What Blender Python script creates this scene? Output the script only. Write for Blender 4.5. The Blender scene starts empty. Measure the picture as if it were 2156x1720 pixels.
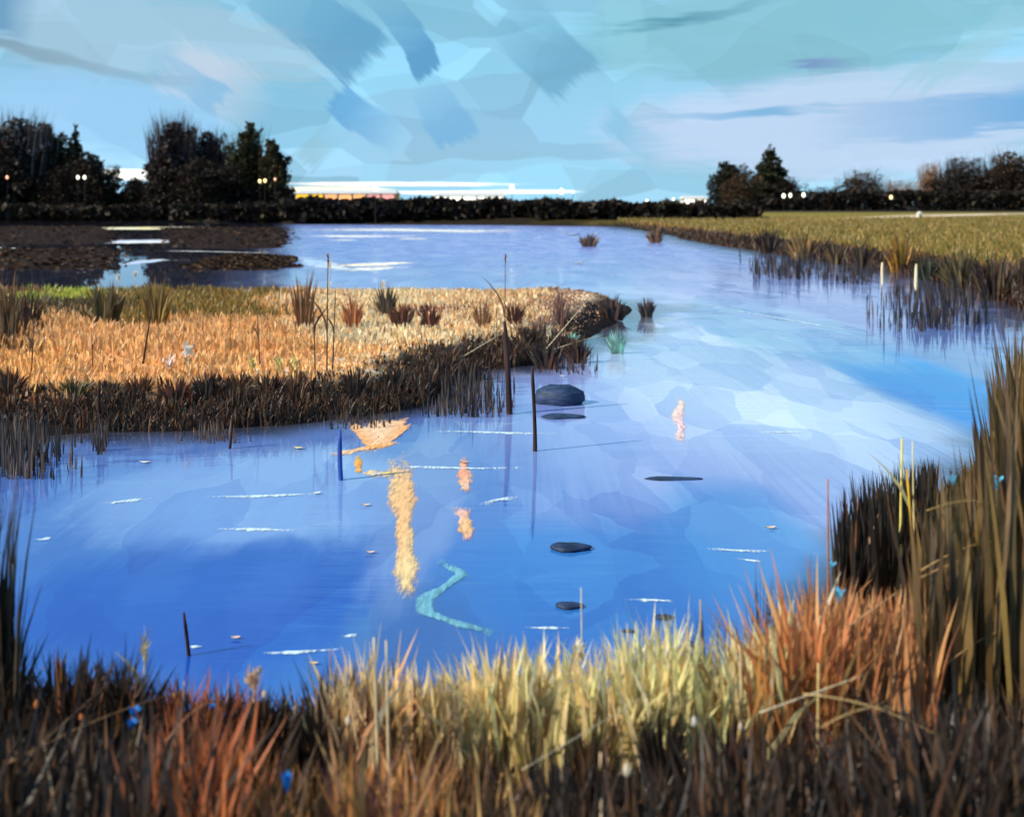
import bpy, math, random
import numpy as np
from mathutils import Vector

R = math.radians
rng = np.random.default_rng(7)
random.seed(7)
SC = bpy.context.scene
COL = SC.collection

# ------------------------------------------------------------------ camera
EYE = 3.0                     # eye height above the water (z = 0)
F = 2070.0                    # focal length in units of a 2156-wide picture
HV = 432.0                    # height of the horizon in that picture (of 1720)
cam = bpy.data.cameras.new('camera')
cam.sensor_fit = 'HORIZONTAL'
cam.sensor_width = 36.0
cam.lens = 36.0 * F / 2156.0
cam.shift_y = -(860.0 - HV) / 2156.0
cam.dof.use_dof = True
cam.dof.focus_distance = 10.5
cam.dof.aperture_fstop = 1.15
cam.clip_start = 0.05
cam.clip_end = 9000.0
camo = bpy.data.objects.new('camera', cam)
camo.location = (0, 0, EYE)
camo.rotation_euler = (R(90), 0, 0)
COL.objects.link(camo)
SC.camera = camo

SUN_EL, SUN_AZ = 34.0, -112.0   # the sun stands to the left, a little behind the viewer
SUN_STRENGTH = 4.2
SC.view_settings.view_transform = 'Standard'
SC.view_settings.look = 'None'
SC.view_settings.gamma = 1.0
SC.view_settings.exposure = 0.3
SC.cycles.use_denoising = True
SC.cycles.max_bounces = 4
SC.cycles.diffuse_bounces = 2
SC.cycles.glossy_bounces = 2
SC.cycles.transmission_bounces = 2
SC.cycles.use_adaptive_sampling = True
SC.cycles.adaptive_threshold = 0.03
SC.cycles.transparent_max_bounces = 4
SC.cycles.sample_clamp_indirect = 6.0


def lin(c):
    """sRGB 0-255 -> linear"""
    r = []
    for x in c[:3]:
        x = x / 255.0
        r.append(x / 12.92 if x <= 0.04045 else ((x + 0.055) / 1.055) ** 2.4)
    return np.array(r)


def lin4(c, k=1.0):
    a = lin(c) * k
    return (float(a[0]), float(a[1]), float(a[2]), 1.0)


def P(u, v, z=0.0):
    """point of the plane at height z seen at picture position u, v"""
    d = (EYE - z) * F / (v - HV)
    return np.array([(u - 1078.0) / F * d, d, z])


def at(u, d, z=0.0):
    """point at distance d along the picture column u"""
    return np.array([(u - 1078.0) / F * d, d, z])


def zat(v, d):
    return EYE - (v - HV) / F * d


# ------------------------------------------------------------------ node help
class NT:
    def __init__(self, tree):
        self.t = tree

    def n(self, typ, **kw):
        nd = self.t.nodes.new(typ)
        for k, v in kw.items():
            if k == 'ins':
                for kk, vv in v.items():
                    self.put(nd.inputs[kk], vv)
            else:
                setattr(nd, k, v)
        return nd

    def put(self, sock, v):
        if isinstance(v, bpy.types.NodeSocket):
            self.t.links.new(v, sock)
        else:
            sock.default_value = v

    def math(self, op, a, b=None, c=None, clamp=False):
        nd = self.n('ShaderNodeMath', operation=op, use_clamp=clamp)
        for i, v in enumerate((a, b, c)):
            if v is not None:
                self.put(nd.inputs[i], v)
        return nd.outputs[0]

    def vmath(self, op, a, b=None):
        nd = self.n('ShaderNodeVectorMath', operation=op)
        self.put(nd.inputs[0], a)
        if b is not None:
            self.put(nd.inputs[1], b)
        return nd.outputs[0]

    def mix(self, fac, a, b, blend='MIX'):
        nd = self.n('ShaderNodeMix', data_type='RGBA', blend_type=blend)
        self.put(nd.inputs[0], fac)
        self.put(nd.inputs[6], a)
        self.put(nd.inputs[7], b)
        return nd.outputs[2]

    def mapping(self, vec, loc=(0, 0, 0), rot=(0, 0, 0), scale=(1, 1, 1), kind='POINT'):
        nd = self.n('ShaderNodeMapping', vector_type=kind)
        self.put(nd.inputs['Vector'], vec)
        nd.inputs['Location'].default_value = loc
        nd.inputs['Rotation'].default_value = rot
        nd.inputs['Scale'].default_value = scale
        return nd.outputs[0]

    def noise(self, vec, scale=1.0, detail=3.0, rough=0.5, dist=0.0):
        nd = self.n('ShaderNodeTexNoise')
        self.put(nd.inputs['Vector'], vec)
        nd.inputs['Scale'].default_value = scale
        nd.inputs['Detail'].default_value = detail
        nd.inputs['Roughness'].default_value = rough
        nd.inputs['Distortion'].default_value = dist
        return nd

    def rng_(self, v, a, b, c=0.0, d=1.0, smooth=True):
        nd = self.n('ShaderNodeMapRange', interpolation_type='SMOOTHSTEP' if smooth else 'LINEAR')
        self.put(nd.inputs[0], v)
        for i, x in enumerate((a, b, c, d)):
            self.put(nd.inputs[i + 1], x)
        return nd.outputs[0]

    def bristles(self, vec, fine):
        """streaky noises running in four directions, shared by all strokes"""
        self.br = []
        for k in range(4):
            m = self.mapping(vec, loc=(3.1 * k, 1.7 * k, 0), rot=(0, 0, R(45 * k)), scale=(1 / (fine * .09), 1 / fine, 1), kind='TEXTURE')
            nd = self.noise(m, 1.0, 2.0, 0.65)
            self.br.append(self.math('SUBTRACT', nd.outputs[0], 0.5))

    def stroke(self, vec, base, loc, half, rot, col, alpha, soft=0.25, bristle=0.5, bdir=None, fade=0.0):
        """one cloud or one patch: a streaky patch of colour laid over base, thinning out to one end"""
        m = self.mapping(vec, loc=(loc[0], loc[1], 0), rot=(0, 0, rot), scale=(half[0], half[1], 1), kind='TEXTURE')
        if fade:
            a = self.n('ShaderNodeSeparateXYZ', ins={0: self.vmath('ABSOLUTE', m)})
            r = self.math('SMOOTH_MAX', a.outputs[0], a.outputs[1], 0.35)
        else:
            self.vmath('DOT_PRODUCT', m, m)
            r = self.t.nodes[-1].outputs['Value']
        if bristle:
            k = int(round(math.degrees(rot) / 45.0)) % 4 if bdir is None else bdir
            r = self.math('MULTIPLY_ADD', self.br[k], bristle * 2.4, r)
        f = self.rng_(r, 1.0 + soft, 1.0 - soft, 0.0, alpha)
        if fade:
            b = self.n('ShaderNodeSeparateXYZ', ins={0: m})
            f = self.math('MULTIPLY', f, self.rng_(b.outputs[0 if abs(fade) == 1 else 1], math.copysign(1.1, fade), math.copysign(0.5, -fade), 0.0, 1.0, smooth=False))
        return self.mix(f, base, col)


# ------------------------------------------------------------------ sky
world = bpy.data.worlds.new('World')
SC.world = world
world.use_nodes = True
wt = world.node_tree
wt.nodes.clear()
W = NT(wt)
tc = W.n('ShaderNodeTexCoord')
sx = W.n('ShaderNodeSeparateXYZ', ins={0: tc.outputs['Generated']})
AZ = W.math('ARCTAN2', sx.outputs[0], sx.outputs[1])
EL = W.math('ARCSINE', sx.outputs[2])
dirv = W.n('ShaderNodeCombineXYZ', ins={0: AZ, 1: EL, 2: 0.0}).outputs[0]
wn = W.noise(dirv, 9.0, 2.0, 0.6)
wob = W.vmath('MULTIPLY', W.vmath('SUBTRACT', wn.outputs[1], (0.5, 0.5, 0.5)), (0.05, 0.035, 0.0))
dv = W.vmath('ADD', dirv, wob)
W.bristles(dirv, 170.0)
ramp = W.n('ShaderNodeValToRGB')
W.put(ramp.inputs[0], W.rng_(EL, 0.0, 0.6, 0.0, 1.0, smooth=False))
els = ramp.color_ramp.elements
els[0].position = 0.0
els[0].color = lin4((140, 186, 212))
els[1].position = 1.0
els[1].color = lin4((106, 148, 190))
for pos, c in ((0.14, (134, 184, 214)), (0.33, (128, 178, 202)), (0.6, (108, 156, 190))):
    e = els.new(pos)
    e.color = lin4(c)
skyc = ramp.outputs[0]
nish = W.n('ShaderNodeTexSky', sky_type='NISHITA', sun_disc=False, sun_elevation=R(SUN_EL), sun_rotation=R(SUN_AZ),
           air_density=1.0, dust_density=0.6, ozone_density=2.0)
nb = W.vmath('MULTIPLY', nish.outputs[0], (0.07, 0.07, 0.07))
skyc = W.mix(0.10, skyc, nb)
# broken cloud cover: facets of slightly different tone all over the sky
for sc_, rot, amt in (((5.0, 11.0, 1), 0.6, 0.18), ((11.0, 20.0, 1), -0.6, 0.13), ((3.4, 17.0, 1), 0.06, 0.10)):
    vo = W.n('ShaderNodeTexVoronoi', feature='F1', distance='EUCLIDEAN')
    W.put(vo.inputs['Vector'], W.mapping(dv, rot=(0, 0, rot), scale=sc_))
    vo.inputs['Scale'].default_value = 1.0
    s = W.n('ShaderNodeSeparateColor', ins={0: vo.outputs['Color']})
    k = W.math('ADD', W.math('MULTIPLY', W.math('SUBTRACT', s.outputs[0], 0.5), amt * 2), 1.0)
    kc = W.n('ShaderNodeCombineColor', ins={0: W.math('ADD', k, W.math('MULTIPLY', W.math('SUBTRACT', s.outputs[1], 0.5), amt * 0.7)), 1: k, 2: k})
    skyc = W.mix(1.0, skyc, kc.outputs[0], 'MULTIPLY')
# the cloud streaks one can tell apart: centre, half length, half width, slant, colour, cover
CLOUDS = [
    (250, 70, 430, 80, 6, (156, 186, 204), .65, .5, .9, 0),
    (1660, 60, 460, 100, -2, (122, 176, 190), .75, .5, .5, 0),
    (200, 235, 230, 80, 4, (146, 192, 228), .8, .5, .5, 0),
    (1760, 270, 430, 95, 0, (184, 202, 228), .8, .5, .5, 0),
    (1950, 172, 300, 30, -4, (176, 202, 224), .6, .5, .6, 0),
    (470, 190, 95, 52, 30, (182, 197, 214), .85, .3, .5, 1),
    (385, 165, 80, 26, 38, (130, 178, 212), .9, .12, .3, -1),
    (650, 34, 150, 60, 38, (90, 150, 186), .82, .12, .2, -1),
    (848, 72, 100, 36, 58, (86, 146, 188), .95, .08, .2, -1),
    (1135, 96, 115, 62, 46, (104, 160, 190), .82, .12, .2, -1),
    (1310, 130, 150, 36, 84, (136, 192, 208), .7, .3, .4, 1),
    (778, 250, 82, 32, 32, (96, 158, 204), .85, .12, .3, 1),
    (930, 238, 74, 38, 58, (112, 168, 208), .8, .12, .3, -1),
    (690, 300, 60, 24, -50, (134, 174, 188), .6, .3, .5, 1),
    (1500, 26, 160, 12, -9, (84, 142, 164), .9, .5, .8, 1),
    (1740, 142, 60, 10, 3, (114, 140, 184), .9, .4, .8, 1),
    (1500, 243, 190, 7, -3, (112, 166, 206), .9, .5, .6, -1),
    (2000, 250, 260, 34, -2, (98, 158, 206), .85, .3, .6, -1),
    (1340, 288, 70, 26, 40, (128, 182, 212), .8, .3, .4, 1),
    (2080, 80, 150, 24, -38, (150, 192, 208), .7, .4, .8, 1),
    (15, 35, 36, 44, 10, (98, 144, 178), .9, .3, .5, 1),
    (170, 132, 260, 9, 9, (120, 146, 164), .75, .5, .9, 1),
    # bright cloud streaks low over the horizon
    (280, 368, 90, 11, 0, (255, 252, 240), .95, .5, .7, 0),
    (700, 402, 110, 8, 0, (255, 240, 196), .95, .8, .9, 0),
    (850, 388, 210, 4, 0, (255, 252, 240), .95, .8, 1.0, 0),
    (960, 406, 130, 4, 0, (252, 250, 240), .9, .8, 1.0, 0),
    (1110, 404, 110, 4, 0, (240, 246, 248), .85, .6, .8, 0),
]
for (u, v, L, Wd, ang, c, al, so, br, fd) in CLOUDS:
    az = math.atan((u - 1078) / F)
    el = math.atan((HV - v) / math.hypot(F, u - 1078))
    k = 1.25 if c[0] > 235 else .86
    src = dirv if c[0] > 235 else dv
    skyc = W.stroke(src, skyc, (az, el), (L / F, Wd / F), -R(ang), lin4(c, k), al, so, br, None, fd)
bg = W.n('ShaderNodeBackground')
W.put(bg.inputs[0], skyc)
bg.inputs[1].default_value = 1.14
wo = W.n('ShaderNodeOutputWorld')
wt.links.new(bg.outputs[0], wo.inputs[0])
world.cycles.sampling_method = 'NONE'

# ------------------------------------------------------------------ sun
sl = bpy.data.lights.new('sun', 'SUN')
sl.energy = SUN_STRENGTH
sl.angle = R(0.6)
sl.color = (1.0, 0.88, 0.70)
so = bpy.data.objects.new('sun', sl)
COL.objects.link(so)
sd_ = Vector((math.sin(R(SUN_AZ)) * math.cos(R(SUN_EL)), math.cos(R(SUN_AZ)) * math.cos(R(SUN_EL)), math.sin(R(SUN_EL))))
so.rotation_euler = sd_.to_track_quat('Z', 'Y').to_euler()
so.location = (-20, 120, 60)


# ------------------------------------------------------------------ materials
def new_mat(name):
    m = bpy.data.materials.new(name)
    m.use_nodes = True
    m.node_tree.nodes.clear()
    t = NT(m.node_tree)
    out = t.n('ShaderNodeOutputMaterial')
    return m, t, out


def leaf_mat(name, trans=0.45, rough=0.55, gloss=0.06, vary=0.25):
    """blades and leaves: colour from the blade itself, light shining through"""
    m, t, out = new_mat(name)
    a = t.n('ShaderNodeAttribute', attribute_name='col')
    g = t.n('ShaderNodeNewGeometry')
    nz = t.noise(g.outputs['Position'], 5.0, 2.0)
    k = t.rng_(nz.outputs[0], 0.3, 0.7, 1 - vary, 1 + vary)
    c = t.mix(1.0, a.outputs[0], t.n('ShaderNodeCombineColor', ins={0: k, 1: k, 2: k}).outputs[0], 'MULTIPLY')
    d = t.n('ShaderNodeBsdfDiffuse')
    t.put(d.inputs[0], c)
    tr = t.n('ShaderNodeBsdfTranslucent')
    t.put(tr.inputs[0], c)
    mx = t.n('ShaderNodeMixShader')
    mx.inputs[0].default_value = trans
    t.t.links.new(d.outputs[0], mx.inputs[1])
    t.t.links.new(tr.outputs[0], mx.inputs[2])
    gl = t.n('ShaderNodeBsdfGlossy')
    gl.inputs['Roughness'].default_value = rough
    m2 = t.n('ShaderNodeMixShader')
    m2.inputs[0].default_value = gloss
    t.t.links.new(mx.outputs[0], m2.inputs[1])
    t.t.links.new(gl.outputs[0], m2.inputs[2])
    t.t.links.new(m2.outputs[0], out.inputs[0])
    return m


def solid_mat(name, c, rough=0.7, vary=0.25, scale=6.0, stretch=(1, 1, 1), bump=0.3, emit=None, estr=0.0, spec=0.3, c2=None):
    m, t, out = new_mat(name)
    tcn = t.n('ShaderNodeTexCoord')
    vec = t.mapping(tcn.outputs['Object'], scale=stretch)
    nz = t.noise(vec, scale, 4.0, 0.6)
    f = t.rng_(nz.outputs[0], 0.3, 0.7)
    ca = lin(c)
    lo = tuple(np.clip(ca * (1 - vary), 0, 1)) + (1,)
    hi = tuple(np.clip(ca * (1 + vary), 0, 1)) + (1,) if c2 is None else lin4(c2)
    col = t.mix(f, lo, hi)
    b = t.n('ShaderNodeBsdfPrincipled')
    t.put(b.inputs['Base Color'], col)
    b.inputs['Roughness'].default_value = rough
    b.inputs['Specular IOR Level'].default_value = spec
    if bump:
        bp = t.n('ShaderNodeBump')
        bp.inputs['Strength'].default_value = bump
        bp.inputs['Distance'].default_value = 0.02
        t.put(bp.inputs['Height'], nz.outputs[0])
        t.t.links.new(bp.outputs[0], b.inputs['Normal'])
    if emit is not None:
        b.inputs['Emission Color'].default_value = lin4(emit)
        b.inputs['Emission Strength'].default_value = estr
    t.t.links.new(b.outputs[0], out.inputs[0])
    return m


M_GRASS = leaf_mat('dry_grass', 0.3)
M_REED = leaf_mat('reed_blade', 0.28)
M_DRIFT = leaf_mat('floating_litter', 0.05, gloss=.03)
M_TREE = leaf_mat('tree_leaf', 0.2, gloss=0.02)
M_BARK = solid_mat('bark', (44, 34, 28), 0.9, 0.4, 4.0, (1, 1, 0.3), 0.6)
M_STAKE = solid_mat('stake_wood', (58, 38, 34), 0.8, 0.45, 14.0, (1, 1, 0.12), 0.8)
M_PALEWOOD = solid_mat('pale_wood', (226, 212, 176), 0.7, 0.2, 18.0, (1, 1, 0.15), 0.5)
M_ROCK = solid_mat('slate', (44, 62, 92), 0.55, 0.5, 5.0, (1, 1, 6), 0.9)
M_FOAM = solid_mat('foam', (205, 232, 238), 0.6, 0.12, 25.0, (1, 1, 1), 0.7)
M_WEED = solid_mat('water_weed', (122, 190, 200), 0.5, 0.15, 8.0, (1, 1, 1), 0.4)
M_WHITE = solid_mat('white_paint', (232, 230, 222), 0.6, 0.08, 3.0, (1, 1, 1), 0.1)
M_ROOF = solid_mat('pale_roof_sheet', (228, 226, 216), 0.4, 0.1, 2.0, (1, 6, 1), 0.2)
M_WALL = solid_mat('ochre_render', (206, 150, 84), 0.8, 0.15, 2.0, (1, 1, 1), 0.2)
M_METAL = solid_mat('post_metal', (60, 58, 56), 0.5, 0.2, 6.0, (1, 1, 1), 0.1)
M_LAMP = solid_mat('lamp_glass', (255, 250, 235), 0.3, 0.02, 2.0, (1, 1, 1), 0.0, (255, 246, 224), 2.2)
M_LAMPY = solid_mat('lamp_glass_warm', (255, 232, 170), 0.3, 0.02, 2.0, (1, 1, 1), 0.0, (255, 226, 150), 1.8)
M_LAMPP = solid_mat('lamp_glass_peach', (255, 200, 170), 0.3, 0.02, 2.0, (1, 1, 1), 0.0, (255, 178, 140), 1.3)
M_GLOWY = solid_mat('glow_pane_yellow', (250, 190, 40), 0.3, 0.05, 2.0, (1, 1, 1), 0.0, (255, 196, 40), 1.0)
M_GLOWO = solid_mat('glow_pane_orange', (250, 170, 110), 0.3, 0.05, 2.0, (1, 1, 1), 0.0, (252, 176, 110), 0.95)
M_GLOWP = solid_mat('glow_pane_pink', (240, 160, 150), 0.3, 0.05, 2.0, (1, 1, 1), 0.0, (244, 160, 150), 0.85)


# ------------------------------------------------------------------ mesh help
def mesh_obj(name, verts, faces, mat, parent=None, col=None, smooth=False):
    me = bpy.data.meshes.new(name)
    if isinstance(faces, np.ndarray):
        faces = faces.tolist()
    me.from_pydata(np.asarray(verts, dtype=float).tolist(), [], faces)
    if col is not None:
        at_ = me.color_attributes.new('col', 'FLOAT_COLOR', 'POINT')
        c4 = np.ones((len(verts), 4), dtype=np.float32)
        c4[:, :np.shape(col)[1]] = col
        at_.data.foreach_set('color', c4.ravel())
    if smooth:
        me.polygons.foreach_set('use_smooth', [True] * len(me.polygons))
    me.materials.append(mat)
    me.update()
    o = bpy.data.objects.new(name, me)
    COL.objects.link(o)
    if parent is not None:
        o.parent = parent
    return o


def tag(o, label=None, cat=None, group=None, kind=None):
    if label:
        o['label'] = label
    if cat:
        o['category'] = cat
    if group:
        o['group'] = group
    if kind:
        o['kind'] = kind
    return o


def thing(name, loc, label, cat, group=None, rz=0.0):
    o = bpy.data.objects.new(name, None)
    o.empty_display_size = 0.2
    o.location = tuple(float(x) for x in loc)
    o.rotation_euler = (0, 0, rz)
    COL.objects.link(o)
    return tag(o, label, cat, group)


class MB:
    """collects shapes into one mesh"""
    def __init__(self):
        self.v, self.f, self.c = [], [], []
        self.nv = 0

    def add(self, v, f, c=None):
        v = np.asarray(v, dtype=float)
        self.v.append(v)
        self.f += [[i + self.nv for i in q] for q in f]
        self.c.append(np.tile(np.asarray((0.5, 0.5, 0.5) if c is None else c, dtype=float), (len(v), 1)) if (c is None or np.ndim(c) == 1) else np.asarray(c))
        self.nv += len(v)

    def box(self, lo, hi, c=None):
        x0, y0, z0 = lo
        x1, y1, z1 = hi
        v = [(x0, y0, z0), (x1, y0, z0), (x1, y1, z0), (x0, y1, z0), (x0, y0, z1), (x1, y0, z1), (x1, y1, z1), (x0, y1, z1)]
        f = [(3, 2, 1, 0), (4, 5, 6, 7), (0, 1, 5, 4), (1, 2, 6, 5), (2, 3, 7, 6), (3, 0, 4, 7)]
        self.add(v, f, c)

    def tube(self, pts, rad, n=6, c=None, cap=True):
        pts = np.asarray(pts, dtype=float)
        m = len(pts)
        rad = np.broadcast_to(np.asarray(rad, dtype=float), (m,))
        tan = np.gradient(pts, axis=0)
        tan /= np.linalg.norm(tan, axis=1)[:, None] + 1e-9
        ref = np.array([0.0, 1.0, 0.0]) if abs(tan[0][1]) < 0.8 else np.array([1.0, 0, 0])
        V = []
        for i in range(m):
            a = np.cross(tan[i], ref)
            a /= np.linalg.norm(a) + 1e-9
            b = np.cross(tan[i], a)
            for k in range(n):
                t = 2 * math.pi * k / n
                V.append(pts[i] + rad[i] * (math.cos(t) * a + math.sin(t) * b))
        fs = []
        for i in range(m - 1):
            for k in range(n):
                fs.append((i * n + k, i * n + (k + 1) % n, (i + 1) * n + (k + 1) % n, (i + 1) * n + k))
        if cap:
            fs.append(tuple(range(n))[::-1])
            fs.append(tuple((m - 1) * n + k for k in range(n)))
        self.add(V, fs, c)

    def build(self, name, mat, parent=None, col=False, smooth=False):
        return mesh_obj(name, np.concatenate(self.v), self.f, mat, parent,
                        np.concatenate(self.c) if col else None, smooth)


def blades_arrays(root, h, w, lean, leandir, yaw, col, tipcol=None, levels=3, curl=1.8):
    """many tapered, bending blades at once -> verts, faces, colours"""
    n = len(root)
    h, w, lean, leandir, yaw = (np.broadcast_to(np.asarray(a, dtype=float), (n,)) for a in (h, w, lean, leandir, yaw))
    nv = 2 * levels + 1
    V = np.zeros((n, nv, 3))
    C = np.zeros((n, nv, 3))
    tipcol = col if tipcol is None else tipcol
    for k in range(levels + 1):
        t = k / levels
        off = lean * h * t ** curl
        cz = h * (t - 0.35 * (lean ** 2) * t ** 2.2)
        p = np.stack([root[:, 0] + off * np.cos(leandir), root[:, 1] + off * np.sin(leandir), root[:, 2] + cz], 1)
        c = col * (1 - t) + tipcol * t
        if k == levels:
            V[:, 2 * k] = p
            C[:, 2 * k] = c
        else:
            ww = w * (0.75 + 0.5 * t if t < 0.5 else 1.0 * (1 - t) * 2 * 0.9 + 0.1) * 0.5
            s = np.stack([np.cos(yaw) * ww, np.sin(yaw) * ww, np.zeros(n)], 1)
            V[:, 2 * k] = p - s
            V[:, 2 * k + 1] = p + s
            C[:, 2 * k] = c
            C[:, 2 * k + 1] = c
    base = (np.arange(n) * nv)[:, None]
    quads = [base + np.array([[2 * k, 2 * k + 1, 2 * k + 3, 2 * k + 2]]) for k in range(levels - 1)]
    tri = base + np.array([[2 * levels - 2, 2 * levels - 1, 2 * levels]])
    F_ = [q.tolist() for q in quads]
    faces = [f for q in F_ for f in q] + tri.tolist()
    return V.reshape(-1, 3), faces, C.reshape(-1, 3)


def jit(c, n, amt=0.18, hue=0.06):
    """n slightly different versions of linear colour(s) c"""
    c = np.broadcast_to(np.asarray(c, dtype=float), (n, 3))
    k = np.exp(rng.normal(0, amt, (n, 1))) * np.exp(rng.normal(0, hue, (n, 3)))
    return np.clip(c * k, 0.002, 0.92)


# ------------------------------------------------------------------ land and water
LAKE = [(-320, 186)] + [tuple(P(u, v)[:2]) for u, v in (
    (0, 464.5), (240, 465.5), (420, 466), (600, 468), (640, 472), (1000, 473.5), (1300, 477), (1370, 489), (1500, 514), (1700, 544),
    (1900, 575), (2060, 612), (2200, 665), (2290, 740), (2300, 850), (2200, 960), (2050, 1050), (1930, 1130), (1830, 1220), (1745, 1340), (1690, 1500),
    (1600, 1600), (1200, 1622), (800, 1626), (400, 1645), (0, 1655))] + [(-7, 5.0), (-60, 4.0), (-320, 10)]
ISLAND = [(-40, 13.6)] + [tuple(P(u, v)[:2]) for u, v in (
    (-300, 925), (0, 920), (120, 914), (350, 906), (600, 892), (780, 872), (890, 850), (925, 806), (1000, 782), (1110, 766), (1200, 734),
    (1262, 698), (1320, 662), (1335, 648), (1250, 634), (1100, 634), (800, 636), (600, 640), (0, 640), (-300, 640))] + [(-40, 30)]


REFL_BANDS = [[tuple(P(u, v)[:2]) for u, v in q] for q in (  # low dark land bands added in place of the far trees' reflection
    ((-700, 478), (215, 477), (246, 492), (238, 513), (-20, 517), (-700, 517)),
    ((-700, 528), (60, 526), (250, 522), (258, 545), (236, 566), (-700, 572)),
    ((335, 480), (600, 479), (612, 492), (606, 522), (470, 524), (345, 518), (350, 496)),
    ((470, 538), (600, 540), (606, 556), (560, 570), (430, 566), (400, 556)))]


def sdf_poly(x, y, poly):
    """signed distance, positive inside"""
    p = np.asarray(poly, dtype=float)
    d2 = np.full(x.shape, 1e18)
    inside = np.zeros(x.shape, dtype=bool)
    for i in range(len(p)):
        a, b = p[i], p[(i + 1) % len(p)]
        e = b - a
        wx, wy = x - a[0], y - a[1]
        t = np.clip((wx * e[0] + wy * e[1]) / (e @ e + 1e-12), 0, 1)
        d2 = np.minimum(d2, (wx - t * e[0]) ** 2 + (wy - t * e[1]) ** 2)
        if a[1] != b[1]:
            cond = ((a[1] > y) != (b[1] > y)) & (x < (b[0] - a[0]) * (y - a[1]) / (b[1] - a[1]) + a[0])
            inside ^= cond
    d = np.sqrt(d2)
    return np.where(inside, d, -d)


def sstep(a, b, x):
    t = np.clip((x - a) / (b - a), 0, 1)
    return t * t * (3 - 2 * t)


def wob2(x, y, s):
    return (np.sin(x * s + 1.3 * np.sin(y * s * 0.7)) + np.sin(y * s * 1.31 + 2 + 1.1 * np.sin(x * s * 0.9)) + np.sin((x + y) * s * 2.3) * 0.5) / 2.5


def height(x, y):
    x = np.asarray(x, dtype=float)
    y = np.asarray(y, dtype=float)
    r = np.hypot(x, y)
    sl_ = -sdf_poly(x, y, LAKE) + wob2(x, y, 2.2) * np.clip(r * 0.006, 0.02, 0.8)
    si = sdf_poly(x, y, ISLAND) + wob2(x, y, 2.9) * 0.1
    hm = 0.2 + 0.32 * sstep(7, 14, y) + 1.0 * sstep(130, 175, y)
    wd = 0.35 + 0.6 * sstep(7, 30, y) + 4 * sstep(80, 170, y)
    bank = -0.5 + (hm + 0.5) * sstep(-0.8 * wd, wd, sl_)
    isl = -0.5 + 0.92 * (.6 * sstep(-0.7, 0.1, si) + .4 * sstep(.05, 1.0, si))
    z = np.maximum(bank, isl)
    for q in REFL_BANDS:
        z = np.maximum(z, -.5 + .58 * sstep(-1.6, .8, sdf_poly(x, y, q) + wob2(x, y, .9) * .5))
    return z + wob2(x, y, 1.1) * 0.03 * sstep(0.0, 0.3, z)


def project(x, y, z):
    return 1078 + F * x / y, HV + F * (EYE - z) / y


na, nr = 420, 330
ang = np.linspace(R(-72), R(72), na)
rad = 1.4 * (5000 / 1.4) ** (np.linspace(0, 1, nr))
A, RR = np.meshgrid(ang, rad)
X, Y = RR * np.sin(A), RR * np.cos(A)
Z = height(X, Y)
idx = np.arange(na * nr).reshape(nr, na)
gf = np.stack([idx[:-1, :-1], idx[:-1, 1:], idx[1:, 1:], idx[1:, :-1]], -1).reshape(-1, 4)
gcol = np.zeros((na * nr, 3))
xf, yf, zf = X.ravel(), Y.ravel(), Z.ravel()
gcol[:] = lin((36, 28, 25))
isl_in = sstep(0.7, 1.2, sdf_poly(xf, yf, ISLAND) + .2 * wob2(xf, yf, 2.1))[:, None]
cream = sstep(-5.0, -2.6, xf + .5 * wob2(xf, yf, 1.2))[:, None]
gcol = gcol * (1 - isl_in) + (lin((232, 174, 112)) * (1 - cream) + lin((246, 216, 176)) * cream) * isl_in
mead = ((sstep(0.6, 2.5, -sdf_poly(xf, yf, LAKE)) * sstep(17, 26, yf)) * (xf > 0))[:, None]
gcol = gcol * (1 - mead) + lin((140, 122, 56)) * mead
for q in REFL_BANDS:
    mk = sstep(-.8, .4, sdf_poly(xf, yf, q))[:, None]
    gcol = gcol * (1 - mk) + lin((40, 25, 16)) * mk
far = np.clip(sstep(130, 150, yf) * (xf < 20) + sstep(170, 230, yf), 0, 1)[:, None]
gcol = gcol * (1 - far) + lin((44, 38, 26)) * far
mg, t, out = new_mat('ground_soil')
a_ = t.n('ShaderNodeAttribute', attribute_name='col')
g_ = t.n('ShaderNodeNewGeometry')
n1 = t.noise(g_.outputs['Position'], 1.4, 5.0, 0.65)
k_ = t.rng_(n1.outputs[0], 0.3, 0.7, 0.6, 1.35)
cc = t.mix(1.0, a_.outputs[0], t.n('ShaderNodeCombineColor', ins={0: k_, 1: k_, 2: k_}).outputs[0], 'MULTIPLY')
b_ = t.n('ShaderNodeBsdfPrincipled')
t.put(b_.inputs['Base Color'], cc)
b_.inputs['Roughness'].default_value = 0.9
b_.inputs['Specular IOR Level'].default_value = 0.08
bp_ = t.n('ShaderNodeBump')
bp_.inputs['Strength'].default_value = 0.6
bp_.inputs['Distance'].default_value = 0.05
t.put(bp_.inputs['Height'], t.noise(g_.outputs['Position'], 9.0, 4.0, 0.6).outputs[0])
t.t.links.new(bp_.outputs[0], b_.inputs['Normal'])
t.t.links.new(b_.outputs[0], out.inputs[0])
ground = mesh_obj('ground', np.stack([xf, yf, zf], 1), gf, mg, None, gcol, True)
tag(ground, 'brown marshy ground with the low banks round the lake', 'ground', kind='structure')

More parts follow.
